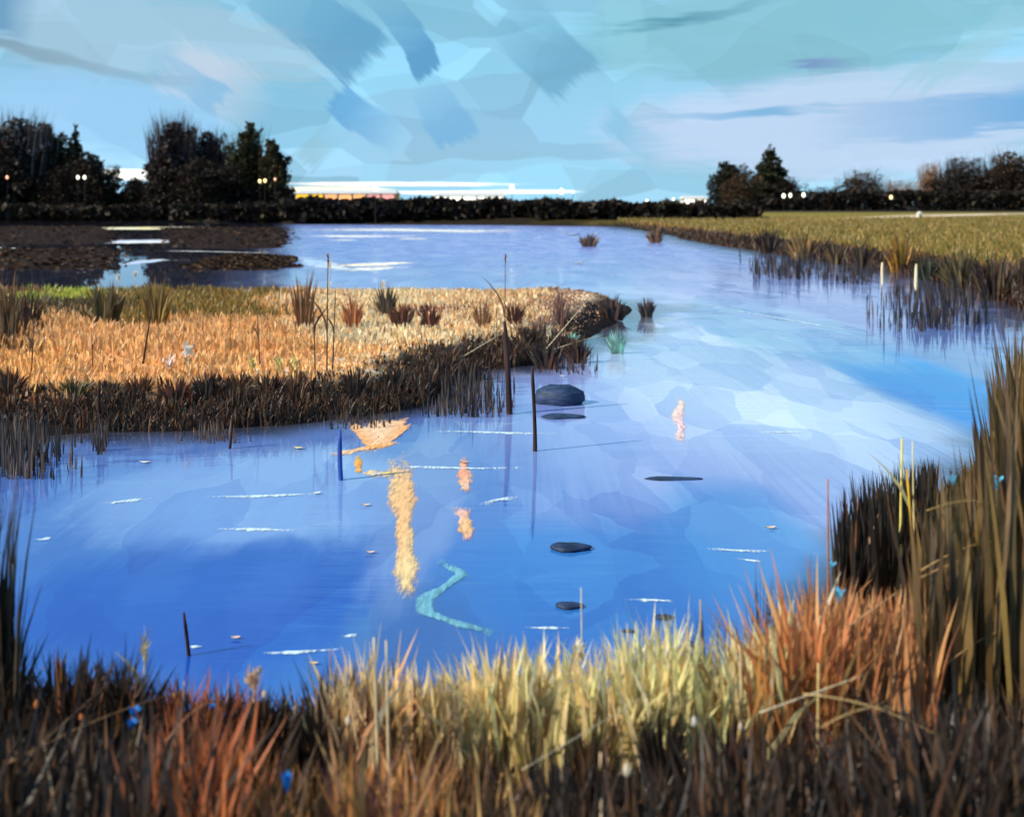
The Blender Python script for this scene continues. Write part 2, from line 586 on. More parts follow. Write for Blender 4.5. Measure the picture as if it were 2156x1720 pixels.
# water
mw, t, out = new_mat('lake_water')
g_ = t.n('ShaderNodeNewGeometry')
pos = g_.outputs['Position']
wn_ = t.noise(t.mapping(pos, scale=(1.1, 0.5, 1)), 1.0, 3.0, 0.6)
wv = t.vmath('ADD', pos, t.vmath('MULTIPLY', t.vmath('SUBTRACT', wn_.outputs[1], (0.5, 0.5, 0.5)), (0.5, 1.4, 0)))
t.bristles(t.mapping(pos, scale=(1, .3, 1)), 14.0)
sep = t.n('ShaderNodeSeparateXYZ', ins={0: pos})
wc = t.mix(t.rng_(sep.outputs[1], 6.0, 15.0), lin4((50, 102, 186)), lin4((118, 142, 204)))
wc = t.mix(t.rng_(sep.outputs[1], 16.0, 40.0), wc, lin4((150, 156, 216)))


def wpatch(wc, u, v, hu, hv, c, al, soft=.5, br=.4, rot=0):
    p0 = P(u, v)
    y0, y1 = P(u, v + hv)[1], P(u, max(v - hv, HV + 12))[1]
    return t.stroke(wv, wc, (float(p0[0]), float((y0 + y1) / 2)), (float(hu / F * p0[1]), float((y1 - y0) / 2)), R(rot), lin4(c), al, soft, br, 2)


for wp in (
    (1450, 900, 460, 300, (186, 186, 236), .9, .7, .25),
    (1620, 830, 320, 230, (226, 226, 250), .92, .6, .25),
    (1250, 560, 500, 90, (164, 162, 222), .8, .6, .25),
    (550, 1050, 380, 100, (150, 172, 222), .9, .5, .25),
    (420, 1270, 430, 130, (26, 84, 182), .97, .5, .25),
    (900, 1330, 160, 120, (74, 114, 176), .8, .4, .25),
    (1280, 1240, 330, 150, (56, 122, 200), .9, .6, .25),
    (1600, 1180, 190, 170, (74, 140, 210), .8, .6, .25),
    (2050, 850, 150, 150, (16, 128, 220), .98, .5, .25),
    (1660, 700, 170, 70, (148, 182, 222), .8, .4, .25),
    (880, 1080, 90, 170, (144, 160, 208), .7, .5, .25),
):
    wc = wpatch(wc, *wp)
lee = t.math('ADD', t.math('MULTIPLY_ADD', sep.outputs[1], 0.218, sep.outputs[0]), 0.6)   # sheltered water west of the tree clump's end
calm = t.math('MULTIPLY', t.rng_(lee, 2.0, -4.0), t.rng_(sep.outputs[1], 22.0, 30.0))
wc = t.mix(t.math('MULTIPLY', calm, 0.93), wc, lin4((46, 36, 36)))     # the trees' dark reflection painted into the water colour
bank_refl = t.n('ShaderNodeAttribute', attribute_name='col')
sf = t.n('ShaderNodeSeparateColor', ins={0: bank_refl.outputs[0]})
wc = t.mix(t.math('MULTIPLY', sf.outputs[0], 0.92), wc, lin4((56, 45, 46)))     # bank reflection painted as a dark band along the shores
# tone shifts in long strips, like the wind-combed surface
kb = t.math('MULTIPLY_ADD', t.br[2], 0.15, 1.0)
wc = t.mix(1.0, wc, t.n('ShaderNodeCombineColor', ins={0: kb, 1: kb, 2: t.math('MULTIPLY_ADD', t.br[2], 0.1, 1.0)}).outputs[0], 'MULTIPLY')
ruf = None
for scl, rot, amt in (((1.5, 0.5, 1), 0.1, 0.22), ((0.7, 0.36, 1), -0.25, 0.2)):
    vo = t.n('ShaderNodeTexVoronoi', feature='F1')
    t.put(vo.inputs['Vector'], t.mapping(wv, rot=(0, 0, rot), scale=scl))
    vo.inputs['Scale'].default_value = 1.0
    s_ = t.n('ShaderNodeSeparateColor', ins={0: vo.outputs['Color']})
    k_ = t.math('ADD', t.math('MULTIPLY', t.math('SUBTRACT', s_.outputs[0], 0.5), amt * 2), 1.0)
    kb_ = t.math('MULTIPLY_ADD', t.math('SUBTRACT', k_, 1.0), 0.3, 1.0)
    wc = t.mix(1.0, wc, t.n('ShaderNodeCombineColor', ins={0: k_, 1: t.math('MULTIPLY_ADD', t.math('SUBTRACT', k_, 1.0), 0.8, 1.0), 2: kb_}).outputs[0], 'MULTIPLY')
    ruf = s_.outputs[1] if ruf is None else t.math('MULTIPLY', ruf, s_.outputs[1])
b_ = t.n('ShaderNodeBsdfPrincipled')
wc = t.mix(1.0, wc, (.82, 1.0, 1.0, 1), 'MULTIPLY')
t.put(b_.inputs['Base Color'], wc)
b_.inputs['IOR'].default_value = 1.9
farw = t.math('MULTIPLY', t.rng_(sep.outputs[1], 24.0, 70.0), t.math('SUBTRACT', 1.0, calm))
t.put(b_.inputs['Roughness'], t.math('MULTIPLY_ADD', calm, -0.04, t.math('MULTIPLY_ADD', farw, 0.22, t.rng_(ruf, 0.1, 0.6, 0.045, 0.10))))
hn = t.noise(t.mapping(pos, scale=(0.3, 1.7, 1)), 3.2, 3.0, 0.55)
hb = t.noise(t.mapping(pos, scale=(0.15, 1.0, 1)), 0.9, 2.0, 0.5)
hh = t.math('ADD', t.math('MULTIPLY', hn.outputs[0], 0.35), hb.outputs[0])
bp_ = t.n('ShaderNodeBump')
bp_.inputs['Distance'].default_value = 0.05
t.put(bp_.inputs['Strength'], t.math('MULTIPLY', t.rng_(ruf, 0.0, 0.6, 0.10, 0.5), t.math('MULTIPLY_ADD', calm, -0.97, 1.0)))
t.put(bp_.inputs['Height'], hh)
t.t.links.new(bp_.outputs[0], b_.inputs['Normal'])
t.t.links.new(b_.outputs[0], out.inputs[0])
rw = 2.0 * (330 / 2.0) ** np.linspace(0, 1, 300)
A, RR = np.meshgrid(np.linspace(R(-78), R(78), 420), rw)
xw, yw = (RR * np.sin(A)).ravel(), (RR * np.cos(A)).ravel()
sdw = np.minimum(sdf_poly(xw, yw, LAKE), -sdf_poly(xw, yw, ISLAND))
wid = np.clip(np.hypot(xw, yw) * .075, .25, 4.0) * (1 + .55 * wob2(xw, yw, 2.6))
bank_refl_tone = (1 - sstep(.1, 1.1, sdw / np.maximum(wid, .1)))[:, None] * np.ones((1, 3))
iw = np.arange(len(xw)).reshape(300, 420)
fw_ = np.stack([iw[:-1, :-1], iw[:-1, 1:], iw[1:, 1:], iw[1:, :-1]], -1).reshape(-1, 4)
water = mesh_obj('lake_water', np.stack([xw, yw, np.zeros(len(xw))], 1), fw_, mw, None, bank_refl_tone)
tag(water, 'blue and lavender lake water with soft ripples', 'water', kind='structure')

# pale sandy path across the meadow
pp = []
for u, v in ((1600, 470), (1700, 468), (1820, 466), (1940, 464), (2060, 463), (2200, 461), (2500, 459)):
    p = P(u, v, 0.55)
    pp.append(p)
pp = np.array(pp)
pv, pf = [], []
for i, p in enumerate(pp):
    for s in (-1, 1):
        x, y = p[0], p[1] + s * 4.0
        pv.append((x, y, float(height(x, y)) + 0.06))
    if i:
        pf.append((2 * i - 2, 2 * i - 1, 2 * i + 1, 2 * i))
tag(mesh_obj('sandy_path', pv, pf, solid_mat('pale_sand', (214, 188, 150), 0.9, 0.2, 1.0)), 'pale sandy path crossing the far meadow', 'path', kind='structure')


# ------------------------------------------------------------------ grass masses
def scatter(poly_fn, n, x0, x1, y0, y1, power=1.0):
    """random ground points in a box, kept where poly_fn says so; thins with distance"""
    q = rng.random(n) ** power
    y = y0 + (y1 - y0) * q
    x = x0 + (x1 - x0) * rng.random(n)
    k = poly_fn(x, y)
    return x[k], y[k]


def mixcol(n, table):
    """random choice between colours with weights"""
    w = np.array([a for a, _ in table], dtype=float)
    i = rng.choice(len(table), size=n, p=w / w.sum())
    return np.stack([lin(c) for _, c in table])[i]


# --- grass on the low island
n = 62000
x, y = scatter(lambda x, y: sdf_poly(x, y, ISLAND) > 0.25, n, -17, 5, 13.2, 31, 1.25)
u, v = project(x, y, 0.42)
n = len(x)
c = mixcol(n, [(5, (232, 174, 110)), (3, (242, 192, 130)), (1.2, (216, 154, 94))])
un = u + rng.normal(0, 30, n) + 60 * wob2(x, y, .9)
yn = y + rng.normal(0, 0.4, n) + 1.0 * wob2(x, y, 1.3)


def recol(mask, table):
    k = int(mask.sum())
    if k:
        c[mask] = mixcol(k, table)


recol((yn > 21.5) & (un > 170) & (un < 580), [(3, (132, 112, 44)), (2, (156, 120, 52)), (1, (104, 92, 40))])
recol((yn > 26.3) & (un < 230) & (un > 30), [(4, (172, 182, 70)), (1, (140, 150, 60))])
recol((yn > 22.5) & (yn < 26.3) & (un < 230) & (un > 20), [(3, (70, 60, 34)), (1, (110, 90, 50))])
recol((un < 40), [(2, (112, 84, 46)), (1, (150, 100, 60))])
recol((yn < 17.6) & (un < 140), [(3, (240, 184, 112)), (1, (214, 150, 90))])
recol((un > 640) & (yn > 18.5), [(4, (244, 214, 168)), (2, (230, 186, 126)), (1.5, (248, 228, 194)), (0.4, (150, 110, 70))])
recol((un > 900), [(3, (242, 212, 168)), (2, (214, 166, 108)), (1, (190, 140, 90))])
recol((np.abs(un - 850) < 70) & (np.abs(yn - 23.5) < 1.0), [(2, (120, 48, 30)), (1, (200, 160, 120))])
recol((un > 1150), [(2, (128, 92, 74)), (2, (196, 160, 130)), (1, (150, 110, 90))])
recol((sdf_poly(x, y, ISLAND) < 0.9 + rng.normal(0, .2, n)) & (y < 19.5), [(3, (84, 54, 34)), (2, (58, 40, 28)), (1.5, (128, 78, 44))])
h = np.where(u < 600, 0.27, 0.27 - 0.12 * sstep(560, 800, u)) * rng.uniform(0.45, 1.2, n)
h *= np.where(y < 17, 0.62, 1.0) * (1 - .65 * sstep(1130, 1260, u)) * (1 + .3 * wob2(x, y, 1.7) * (y > 17))
z = height(x, y) - 0.02
V, Fc, C = blades_arrays(np.stack([x, y, z], 1), h, rng.uniform(.022, .065, n), np.abs(rng.normal(.2, .22, n)), rng.uniform(0, 6.28, n),
                         rng.uniform(-0.9, 0.9, n), jit(c, n, .1, .03), jit(c * 1.1, n, .1, .03))
tag(mesh_obj('grass', V, Fc, M_GRASS, None, C), 'orange and tan dry grass covering the low island', 'grass', kind='stuff')

# --- dark sedge hanging over the bank of the island and of the bay
xa = rng.uniform(-15, 3.6, 160000)
ya = rng.uniform(13.0, 21, 160000)
sa = sdf_poly(xa, ya, ISLAND)
k = (sa > -.12) & (sa < .5 + .2 * wob2(xa, ya, 4.3))
x, y = xa[k], ya[k]
xb = rng.uniform(6, 30, 260000)
yb = 15 + 75 * rng.random(260000) ** 1.3
sb = -sdf_poly(xb, yb, LAKE)
k = (sb > -.2) & (sb < 1.0)
x, y = np.concatenate([x, xb[k]]), np.concatenate([y, yb[k]])
n = len(x)
c = mixcol(n, [(3, (74, 48, 32)), (3, (50, 36, 27)), (1.4, (112, 70, 40)), (.5, (60, 58, 36))])
h = (.26 + .18 * wob2(x, y, 3.1) + .12 * wob2(x, y, 9.0)) * rng.uniform(.5, 1.2, n) * np.where(y > 22, 1.5, 1.0)
V, Fc, C = blades_arrays(np.stack([x, y, np.maximum(height(x, y), -.05) - .02], 1), np.clip(h, .12, 1.2), rng.uniform(.014, .03, n) * np.clip(y / 18, 1, 3), np.abs(rng.normal(.3, .25, n)),
                         rng.uniform(0, 6.28, n), rng.uniform(-.9, .9, n), jit(c, n), None)
tag(mesh_obj('sedge', V, Fc, M_GRASS, None, C), 'dark brown sedge fringing the island bank and the bay', 'sedge', kind='stuff')

# --- short dark sedge on the bands added behind the island in place of the trees' reflection
xs_, ys_ = [], []
for q in REFL_BANDS:
    qa = np.array(q)
    x = rng.uniform(max(qa[:, 0].min(), -75), qa[:, 0].max() + 1, 4000)
    y = rng.uniform(qa[:, 1].min(), qa[:, 1].max(), 4000)
    k = sdf_poly(x, y, q) + .8 * wob2(x, y, .9) > -.4
    xs_.append(x[k])
    ys_.append(y[k])
x, y = np.concatenate(xs_), np.concatenate(ys_)
n = len(x)
c = mixcol(n, [(4, (46, 29, 18)), (2, (62, 40, 25)), (.4, (104, 74, 48))])
V, Fc, C = blades_arrays(np.stack([x, y, np.maximum(height(x, y), 0) - .02], 1), rng.uniform(.04, .16, n) * (1 + .5 * wob2(x, y, .8)), rng.uniform(.1, .4, n), np.abs(rng.normal(.5, .4, n)),
                         rng.uniform(0, 6.28, n), rng.uniform(-.6, .6, n), jit(c, n), None, levels=2)
tag(mesh_obj('reflection_band_sedge', V, Fc, M_TREE, None, C), 'low dark sedge on brown land bands added in place of the tree reflections behind the island at left', 'sedge', kind='stuff')

# --- meadow on the right
n = 90000
x, y = scatter(lambda x, y: (sdf_poly(x, y, LAKE) < -0.7), n, 6, 75, 12, 150, 1.6)
u, v = project(x, y, 0.5)
k = (u > 1300) & (u < 3300)
x, y, u, v = x[k], y[k], u[k], v[k]
n = len(x)
c = mixcol(n, [(4, (152, 132, 60)), (2, (168, 136, 66)), (1.5, (124, 112, 52)), (0.8, (196, 154, 78))])
sdl = -sdf_poly(x, y, LAKE)
recol((sdl < 2.2 + rng.normal(0, .5, n)) & (y > 35), [(3, (190, 132, 56)), (1, (120, 84, 44))])
recol((sdl < 1.4), [(3, (74, 50, 32)), (1, (120, 80, 48))])
h = rng.uniform(.2, .5, n) * np.clip(y / 45, 0.8, 1.2)
V, Fc, C = blades_arrays(np.stack([x, y, height(x, y) - .02], 1), h, rng.uniform(.03, .06, n) * np.clip(y / 35, 0.7, 2.4), np.abs(rng.normal(.15, .2, n)),
                         rng.uniform(0, 6.28, n), rng.uniform(-.8, .8, n), jit(c, n, .12), None, levels=2)
tag(mesh_obj('meadow_grass', V, Fc, M_GRASS, None, C), 'olive green grass of the flat meadow beyond the bay', 'grass', kind='stuff')

# --- near bank: colours change along the bank
BANK = [  # u, colours of the tall back row, height of tops v
    (-150, [(2, (52, 40, 30)), (1, (40, 32, 28))], 1380),
    (120, [(3, (50, 38, 30)), (1, (78, 54, 36)), (.4, (150, 96, 50))], 1405),
    (300, [(2, (56, 40, 32)), (1, (100, 66, 44))], 1425),
    (400, [(3, (186, 100, 56)), (1.5, (150, 84, 48)), (1, (80, 56, 40))], 1450),
    (500, [(2, (120, 76, 50)), (2, (52, 38, 32)), (1, (176, 104, 60))], 1465),
    (600, [(3, (44, 34, 30)), (1, (74, 52, 42))], 1490),
    (690, [(1, (60, 44, 40)), (3, (226, 194, 146)), (1, (120, 80, 66))], 1410),
    (770, [(3, (220, 192, 152)), (1.5, (196, 150, 104)), (.8, (100, 60, 54))], 1400),
    (880, [(3, (240, 198, 138)), (1, (232, 204, 146))], 1425),
    (1000, [(3, (248, 216, 158)), (1.5, (226, 190, 128)), (.4, (150, 110, 70))], 1405),
    (1200, [(4, (252, 226, 164)), (1, (236, 200, 132))], 1375),
    (1450, [(4, (252, 226, 164)), (1, (230, 200, 130))], 1350),
    (1600, [(3, (252, 226, 164)), (1, (180, 130, 70))], 1335),
    (1680, [(3, (206, 136, 82)), (1, (220, 170, 110))], 1290),
    (1800, [(3, (204, 134, 84)), (1, (160, 100, 62))], 1250),
    (1950, [(2, (160, 106, 62)), (2, (110, 88, 50))], 1240),
    (2300, [(2, (92, 78, 48)), (1, (120, 92, 52))], 1200),
]
bu = np.array([b[0] for b in BANK], dtype=float)
bt = np.array([b[2] for b in BANK], dtype=float)


def bank_colours(u):
    n = len(u)
    j = np.clip(np.searchsorted(bu, u) - 1, 0, len(BANK) - 2)
    f = np.clip((u - bu[j]) / (bu[j + 1] - bu[j]), 0, 1)
    pick = np.where(rng.random(n) < f, j + 1, j)
    c = np.zeros((n, 3))
    for q in range(len(BANK)):
        m = pick == q
        if m.any():
            c[m] = mixcol(int(m.sum()), BANK[q][1])
    return c


def near_row(n, d0, d1, hk, u0, u1, colfn, wr, lean=.22, name='grass', label='', top=None):
    u = rng.uniform(u0, u1, n)
    d = rng.uniform(d0, d1, n)
    x = (u - 1078) / F * d
    y = d
    z = height(x, y)
    k = z > 0.02
    x, y, z, u, d = x[k], y[k], z[k], u[k], d[k]
    n = len(x)
    tv = np.interp(u, bu, bt) if top is None else top(u)
    h = np.clip((EYE - (tv - HV) / F * d) - z, .12, 3.0) * hk * rng.uniform(.45, 1.08, n) * (1 + .22 * wob2(x * 3, y * 2, 3.0))
    c = colfn(u + rng.normal(0, 18, n))
    V, Fc, C = blades_arrays(np.stack([x, y, z - .02], 1), h, rng.uniform(*wr, n), np.abs(rng.normal(lean, lean * .7, n)), rng.uniform(0, 6.28, n),
                             rng.uniform(-.9, .9, n), jit(c, n), jit(c * 1.08, n))
    return tag(mesh_obj(name, V, Fc, M_GRASS, None, C), label, 'grass', kind='stuff')


near_row(16000, 4.72, 5.4, 1.06, -1000, 1760, bank_colours, (.012, .042), name='bank_grass',
         label='band of tall dry grass on the near bank, yellow in the middle')
DARKL = lambda u: mixcol(len(u), [(4, (44, 33, 27)), (2, (60, 44, 33)), (.5, (130, 84, 50))])
near_row(8500, 4.65, 5.2, 1.0, -1000, 345, DARKL, (.012, .036), name='dark_sedge', label='dark sedge filling the lower left corner of the bank',
         top=lambda u: np.interp(u, [-200, 60, 130, 200, 260, 345], [1380, 1450, 1400, 1430, 1395, 1480]))
near_row(1500, 4.65, 5.1, 1.0, 520, 690, DARKL, (.012, .036), name='dark_sedge', label='dark sedge before the dark blue water left of the cream stems',
         top=lambda u: np.interp(u, [520, 560, 620, 690], [1500, 1460, 1500, 1440]))
def FRONT(u):
    n = len(u)
    c = mixcol(n, [(4, (46, 34, 27)), (2, (64, 45, 33)), (.8, (112, 78, 50))])
    for m, tb in (((u > 330) & (u < 520), [(3, (188, 106, 60)), (2, (150, 88, 52)), (1, (80, 52, 38))]),
                  ((u > 520) & (u < 700), [(3, (120, 82, 44)), (1.5, (76, 52, 36)), (1, (150, 104, 52))]),
                  ((u > 700) & (u < 940), [(3, (176, 120, 64)), (1.5, (116, 70, 58)), (1, (206, 158, 100))]),
                  ((u > 940) & (u < 1120), [(2, (116, 82, 52)), (2, (70, 48, 36)), (1, (186, 146, 90))])):
        c[m] = mixcol(int(m.sum()), tb)
    return c



ftop = lambda u: np.interp(u, [-200, 250, 420, 560, 700, 850, 1000, 1200, 1350, 1500, 1650, 1800, 2000, 2300],
                           [1500, 1545, 1490, 1580, 1620, 1590, 1595, 1600, 1585, 1570, 1560, 1510, 1470, 1440])
near_row(11500, 3.5, 4.72, 1.0, -1000, 3700, FRONT, (.012, .04), name='undergrowth', label='dark brown undergrowth along the bottom of the near bank', top=ftop)


# --- tall reeds on the right
def reed_stand(n, u0, u1, d0, d1, topfn, table, wr, lean, name, label):
    u = rng.uniform(u0, u1, n)
    d = rng.uniform(d0, d1, n)
    x = (u - 1078) / F * d
    y = d
    z = height(x, y)
    k = z > 0.0
    x, y, z, u, d = x[k], y[k], z[k], u[k], d[k]
    n = len(x)
    h = np.clip((EYE - (topfn(u) - HV) / F * d) - z, .15, 3.2) * rng.uniform(.45, 1.05, n)
    c = mixcol(n, table)
    V, Fc, C = blades_arrays(np.stack([x, y, z - .02], 1), h, rng.uniform(*wr, n), np.abs(rng.normal(lean, lean * .7, n)), rng.uniform(0, 6.28, n),
                             rng.uniform(-.8, .8, n), jit(c, n), jit(c * 1.05, n), levels=4)
    return tag(mesh_obj(name, V, Fc, M_REED, None, C), label, 'reeds', kind='stuff')


reed_stand(12000, 1930, 3700, 4.9, 9.5, lambda u: np.interp(u, [1930, 1990, 2050, 2090, 2130, 2400], [1080, 1010, 960, 850, 700, 560]),
           [(4, (122, 94, 56)), (2, (98, 78, 46)), (1, (148, 116, 60)), (1.5, (72, 56, 40))], (.02, .06), .07, 'reeds', 'tall olive brown reeds standing at the right edge')
reed_stand(3000, 1700, 1965, 6.0, 8.6, lambda u: np.interp(u, [1700, 1760, 1830, 1900, 1960], [1080, 1040, 990, 985, 960]),
           [(5, (30, 25, 22)), (1.5, (48, 50, 44)), (.8, (88, 62, 40)), (.3, (150, 96, 56))], (.016, .045), .07, 'dark_reeds', 'dark brown reeds in front of the blue water on the right')
reed_stand(2000, 1600, 1970, 4.8, 6.0, lambda u: np.interp(u, [1600, 1680, 1780, 1900], [1340, 1280, 1230, 1240]),
           [(4, (214, 152, 98)), (1.5, (192, 126, 80)), (1, (124, 82, 54)), (.8, (230, 186, 132))], (.014, .03), .1, 'orange_reeds', 'rust orange reeds at the foot of the dark reeds')
reed_stand(8500, 1760, 2900, 31, 52, lambda u: np.interp(u, [1840, 1960, 2060, 2160, 2600], [570, 555, 560, 540, 520]),
           [(3, (96, 70, 46)), (2.5, (70, 50, 36)), (1.5, (128, 104, 54))], (.05, .12), .08, 'far_reeds', 'brown reeds on the far shore of the bay at the right')
reed_stand(500, -160, 42, 4.7, 5.3, lambda u: np.interp(u, [-160, 10, 42], [900, 960, 1250]),
           [(4, (54, 44, 34)), (1.5, (84, 70, 54)), (1, (40, 34, 30))], (.012, .026), .06, 'left_reeds', 'dark tall reeds cut off by the left edge')


# ------------------------------------------------------------------ trees
def cards(c, size, cols, flat=.5):
    """leaf clumps: small crooked four-sided faces at points c"""
    n = len(c)
    a = rng.normal(0, 1, (n, 3))
    a /= np.linalg.norm(a, axis=1)[:, None]
    b = np.cross(a, rng.normal(0, 1, (n, 3)))
    b /= np.linalg.norm(b, axis=1)[:, None] + 1e-9
    s = (size * rng.uniform(.5, 1.3, n))[:, None]
    V = np.stack([c - a * s, c + b * s * flat, c + a * s * .9, c - b * s * flat], 1).reshape(-1, 3)
    return V, np.arange(4 * n).reshape(n, 4), np.repeat(cols, 4, 0)


def crown_cards(mb, n, cx, cz, hx, hz, size, table, shape='round'):
    """leaf clumps spread through a crown volume with an uneven outline"""
    p = rng.uniform(-1, 1, (n * 7, 3))
    if shape == 'cone':
        r = np.maximum(1 - (p[:, 2] * .5 + .5), .05) ** .8
        ok = np.hypot(p[:, 0], p[:, 1]) < r * (.8 + .25 * np.sin(p[:, 2] * 17 + np.arctan2(p[:, 1], p[:, 0]) * 3)) * rng.uniform(.9, 1.1, len(p))
    else:
        q = (p ** 2).sum(1)
        w = 1 + .16 * np.sin(5 * p[:, 0] + 3 * p[:, 2] + cx) + .14 * np.sin(9 * p[:, 2] - 6 * p[:, 0] + cz) - .1 * rng.random(len(p))
        ok = (q < w * w) & ((q > .2) | (rng.random(len(p)) < .5))
    p = p[ok][:n] * np.array([hx, hx, hz]) + np.array([cx, 0, cz])
    V, f, c = cards(p, size, jit(mixcol(len(p), table), len(p), .3), .55)
    mb.add(V, f.tolist(), c)


def tree(u, d, top, width, table, label, style='round', base=452, n=1500, twigs=0, twigtab=None, low=0.05, group=None, name='tree', cat='tree', size=None):
    g = float(height(at(u, d)[0], d))
    p = at(u, d, g - .1)
    H = zat(top, d) - g
    Wd = width / F * d / 2
    t = thing(name, p, label, cat, group)
    mb = MB()
    k = rng.integers(0, 99)
    tr = max(.12, H * .018)
    pts = [(0.12 * math.sin(k + q) * q / 4, 0.1 * math.cos(k + q) * q / 4, H * .8 * q / 5) for q in range(6)]
    mb.tube(pts, np.linspace(tr, tr * .25, 6), 7)
    for q in range(7):
        z0 = H * rng.uniform(.15, .6)
        aa = rng.uniform(0, 6.28)
        L = Wd * rng.uniform(.5, .85)
        mb.tube([(0, 0, z0), (L * .5 * math.cos(aa), L * .5 * math.sin(aa), z0 + L * .35), (L * math.cos(aa), L * math.sin(aa), z0 + L * .9)],
                [tr * .45, tr * .28, tr * .08], 5)
    mb.build('trunk', M_BARK, t)
    cb = MB()
    n = int(n * 4.5)
    sz = size or max(.26, H * .027)
    hfull = H * (1 - low)
    if style == 'cone':
        crown_cards(cb, n, 0, H * low + hfull / 2, Wd, hfull / 2, sz, table, 'cone')
    elif style == 'bare':
        hb = hfull * .74
        crown_cards(cb, n * 2 // 3, 0, H * low + hb / 2, Wd, hb / 2, sz, table)
        crown_cards(cb, n // 3, Wd * .15, H * low + hfull * .6, Wd * .7, hfull * .32, sz * .8, twigtab or table)
    else:
        for q in range(5):
            ox = rng.uniform(-.4, .4) * Wd
            oz = rng.uniform(-.18, .2) * hfull
            crown_cards(cb, n // 5, ox, H * low + hfull * .48 + oz, Wd * .72, hfull * .36, sz, table)
        crown_cards(cb, n // 4, 0, H * low + hfull * .22, Wd * .85, hfull * .25, sz, table)
        crown_cards(cb, n // 8, 0, H * low + hfull * .75, Wd * .45, hfull * .27, sz, table)
    cb.build('crown', M_TREE, t, col=True)
    if twigs:
        a = rng.uniform(-1, 1, twigs)
        z0 = H * rng.uniform(.2, .6, twigs)
        root = np.stack([a * Wd * .85, rng.uniform(-.6, .6, twigs) * Wd, z0], 1)
        hh_ = (H * np.sqrt(np.clip(1.12 - a ** 2 * .45, .1, 1.1)) - z0) * rng.uniform(.7, 1.06, twigs)
        c = mixcol(twigs, twigtab or table)
        V, Fc, C = blades_arrays(root, hh_, rng.uniform(.05, .13, twigs) * H / 16, np.abs(rng.normal(.1, .08, twigs)), np.where(a > 0, 0, math.pi), rng.uniform(-.5, .5, twigs),
                                 jit(c, twigs, .25), None, levels=3)
        mesh_obj('twigs', V, Fc, M_TREE, t, C)
    return t


BLK = [(4, (34, 26, 21)), (1.5, (46, 36, 27)), (.6, (60, 48, 32))]
OLV = [(3, (46, 44, 24)), (1.5, (66, 62, 32)), (1, (28, 24, 18))]
PLM = [(3, (52, 40, 40)), (2, (36, 26, 24)), (.8, (84, 72, 76))]
BRN = [(2, (70, 52, 36)), (2, (42, 32, 24)), (1, (104, 78, 52))]
TAN = [(3, (150, 116, 88)), (2, (110, 84, 62)), (1, (186, 148, 112))]
GL = 'dark trees on the far shore left of the open water'
GR = 'dark trees behind the right meadow'
tree(-70, 205, 250, 170, BLK, 'dark tree cut by the left edge, half out of the picture', 'bare', twigs=120, twigtab=PLM, group=GL)
tree(38, 200, 226, 150, BLK, 'tall dark bare tree with grey feathery top at the left edge', 'bare', n=1900, twigs=330, twigtab=[(2, (70, 62, 62)), (2, (46, 40, 36)), (1, (120, 116, 120))], group=GL)
tree(98, 206, 262, 90, OLV, 'olive brown tree shoulder between the feathery tree and the pointed green tree', 'round', group=GL)
tree(158, 203, 262, 84, OLV, 'narrow pointed dark green tree second clump from the left', 'cone', n=1500, group=GL)
tree(196, 198, 322, 110, BLK, 'low rounded black tree beside the bright gap in the far trees', 'round', n=1500, group=GL)
tree(130, 197, 348, 100, BLK, 'squat black bush at the foot of the pointed green tree', 'round', n=1100, group=GL, name='bush', cat='bush')
tree(288, 208, 374, 84, BRN, 'low brown bush in the bright gap between the far tree clumps', 'round', n=800, group=GL, name='bush', cat='bush')
tree(366, 200, 236, 108, PLM, 'tall plum brown bare tree with straight upright twigs', 'bare', n=1500, twigs=380, twigtab=PLM, group=GL)
tree(438, 203, 262, 96, PLM, 'plum dark tree just right of the tallest bare tree', 'bare', n=1400, twigs=200, twigtab=PLM, group=GL)
tree(420, 196, 332, 200, BLK, 'broad black rounded tree in the middle of the second far clump', 'round', n=2400, group=GL)
tree(528, 201, 258, 104, OLV, 'olive green tree with ragged top near the end of the clump', 'round', n=1700, twigs=60, group=GL)
tree(578, 198, 296, 66, [(2, (72, 62, 40)), (2, (46, 42, 26))], 'olive brown tree ending the far clump beside the open horizon', 'round', n=1300, group=GL)
tree(345, 196, 350, 90, BLK, 'black bush leaning over the bright gap water under the bare tree', 'round', n=1000, group=GL, name='bush', cat='bush')
tree(1534, 285, 342, 110, [(3, (36, 36, 22)), (1, (26, 22, 16))], 'dark green flat-topped tree left of the pointed one', 'round', n=1800, group=GR, low=0)
tree(1622, 282, 302, 132, [(3, (40, 42, 24)), (1, (62, 64, 34)), (1, (26, 24, 16))], 'dark green tree with a sharp pointed top behind the meadow', 'cone', n=2600, group=GR, low=0)
tree(1665, 278, 372, 90, BLK, 'black bush at the right foot of the pointed tree', 'round', n=900, group=GR, low=0, name='bush', cat='bush')
tree(1556, 270, 366, 100, BRN, 'brown bush standing before the flat-topped tree', 'round', n=1200, group=GR, low=0, name='bush', cat='bush')
tree(1735, 285, 388, 100, [(2, (46, 38, 32)), (1, (70, 60, 56))], 'low dark scrub bush right of the pointed tree', 'bare', n=900, twigs=90, group=GR, low=0, name='bush', cat='bush')
tree(1812, 285, 352, 112, [(2, (56, 48, 32)), (2, (40, 34, 24)), (1, (90, 76, 52))], 'brown green tree with soft top in the middle of the right trees', 'bare', n=1300, twigs=170, twigtab=BRN, group=GR, low=0)
tree(1890, 288, 372, 110, TAN, 'pale tan bare shrub between the brown tree and the black trees', 'bare', n=700, twigs=200, twigtab=TAN, group=GR, low=0, name='bush', cat='bush')
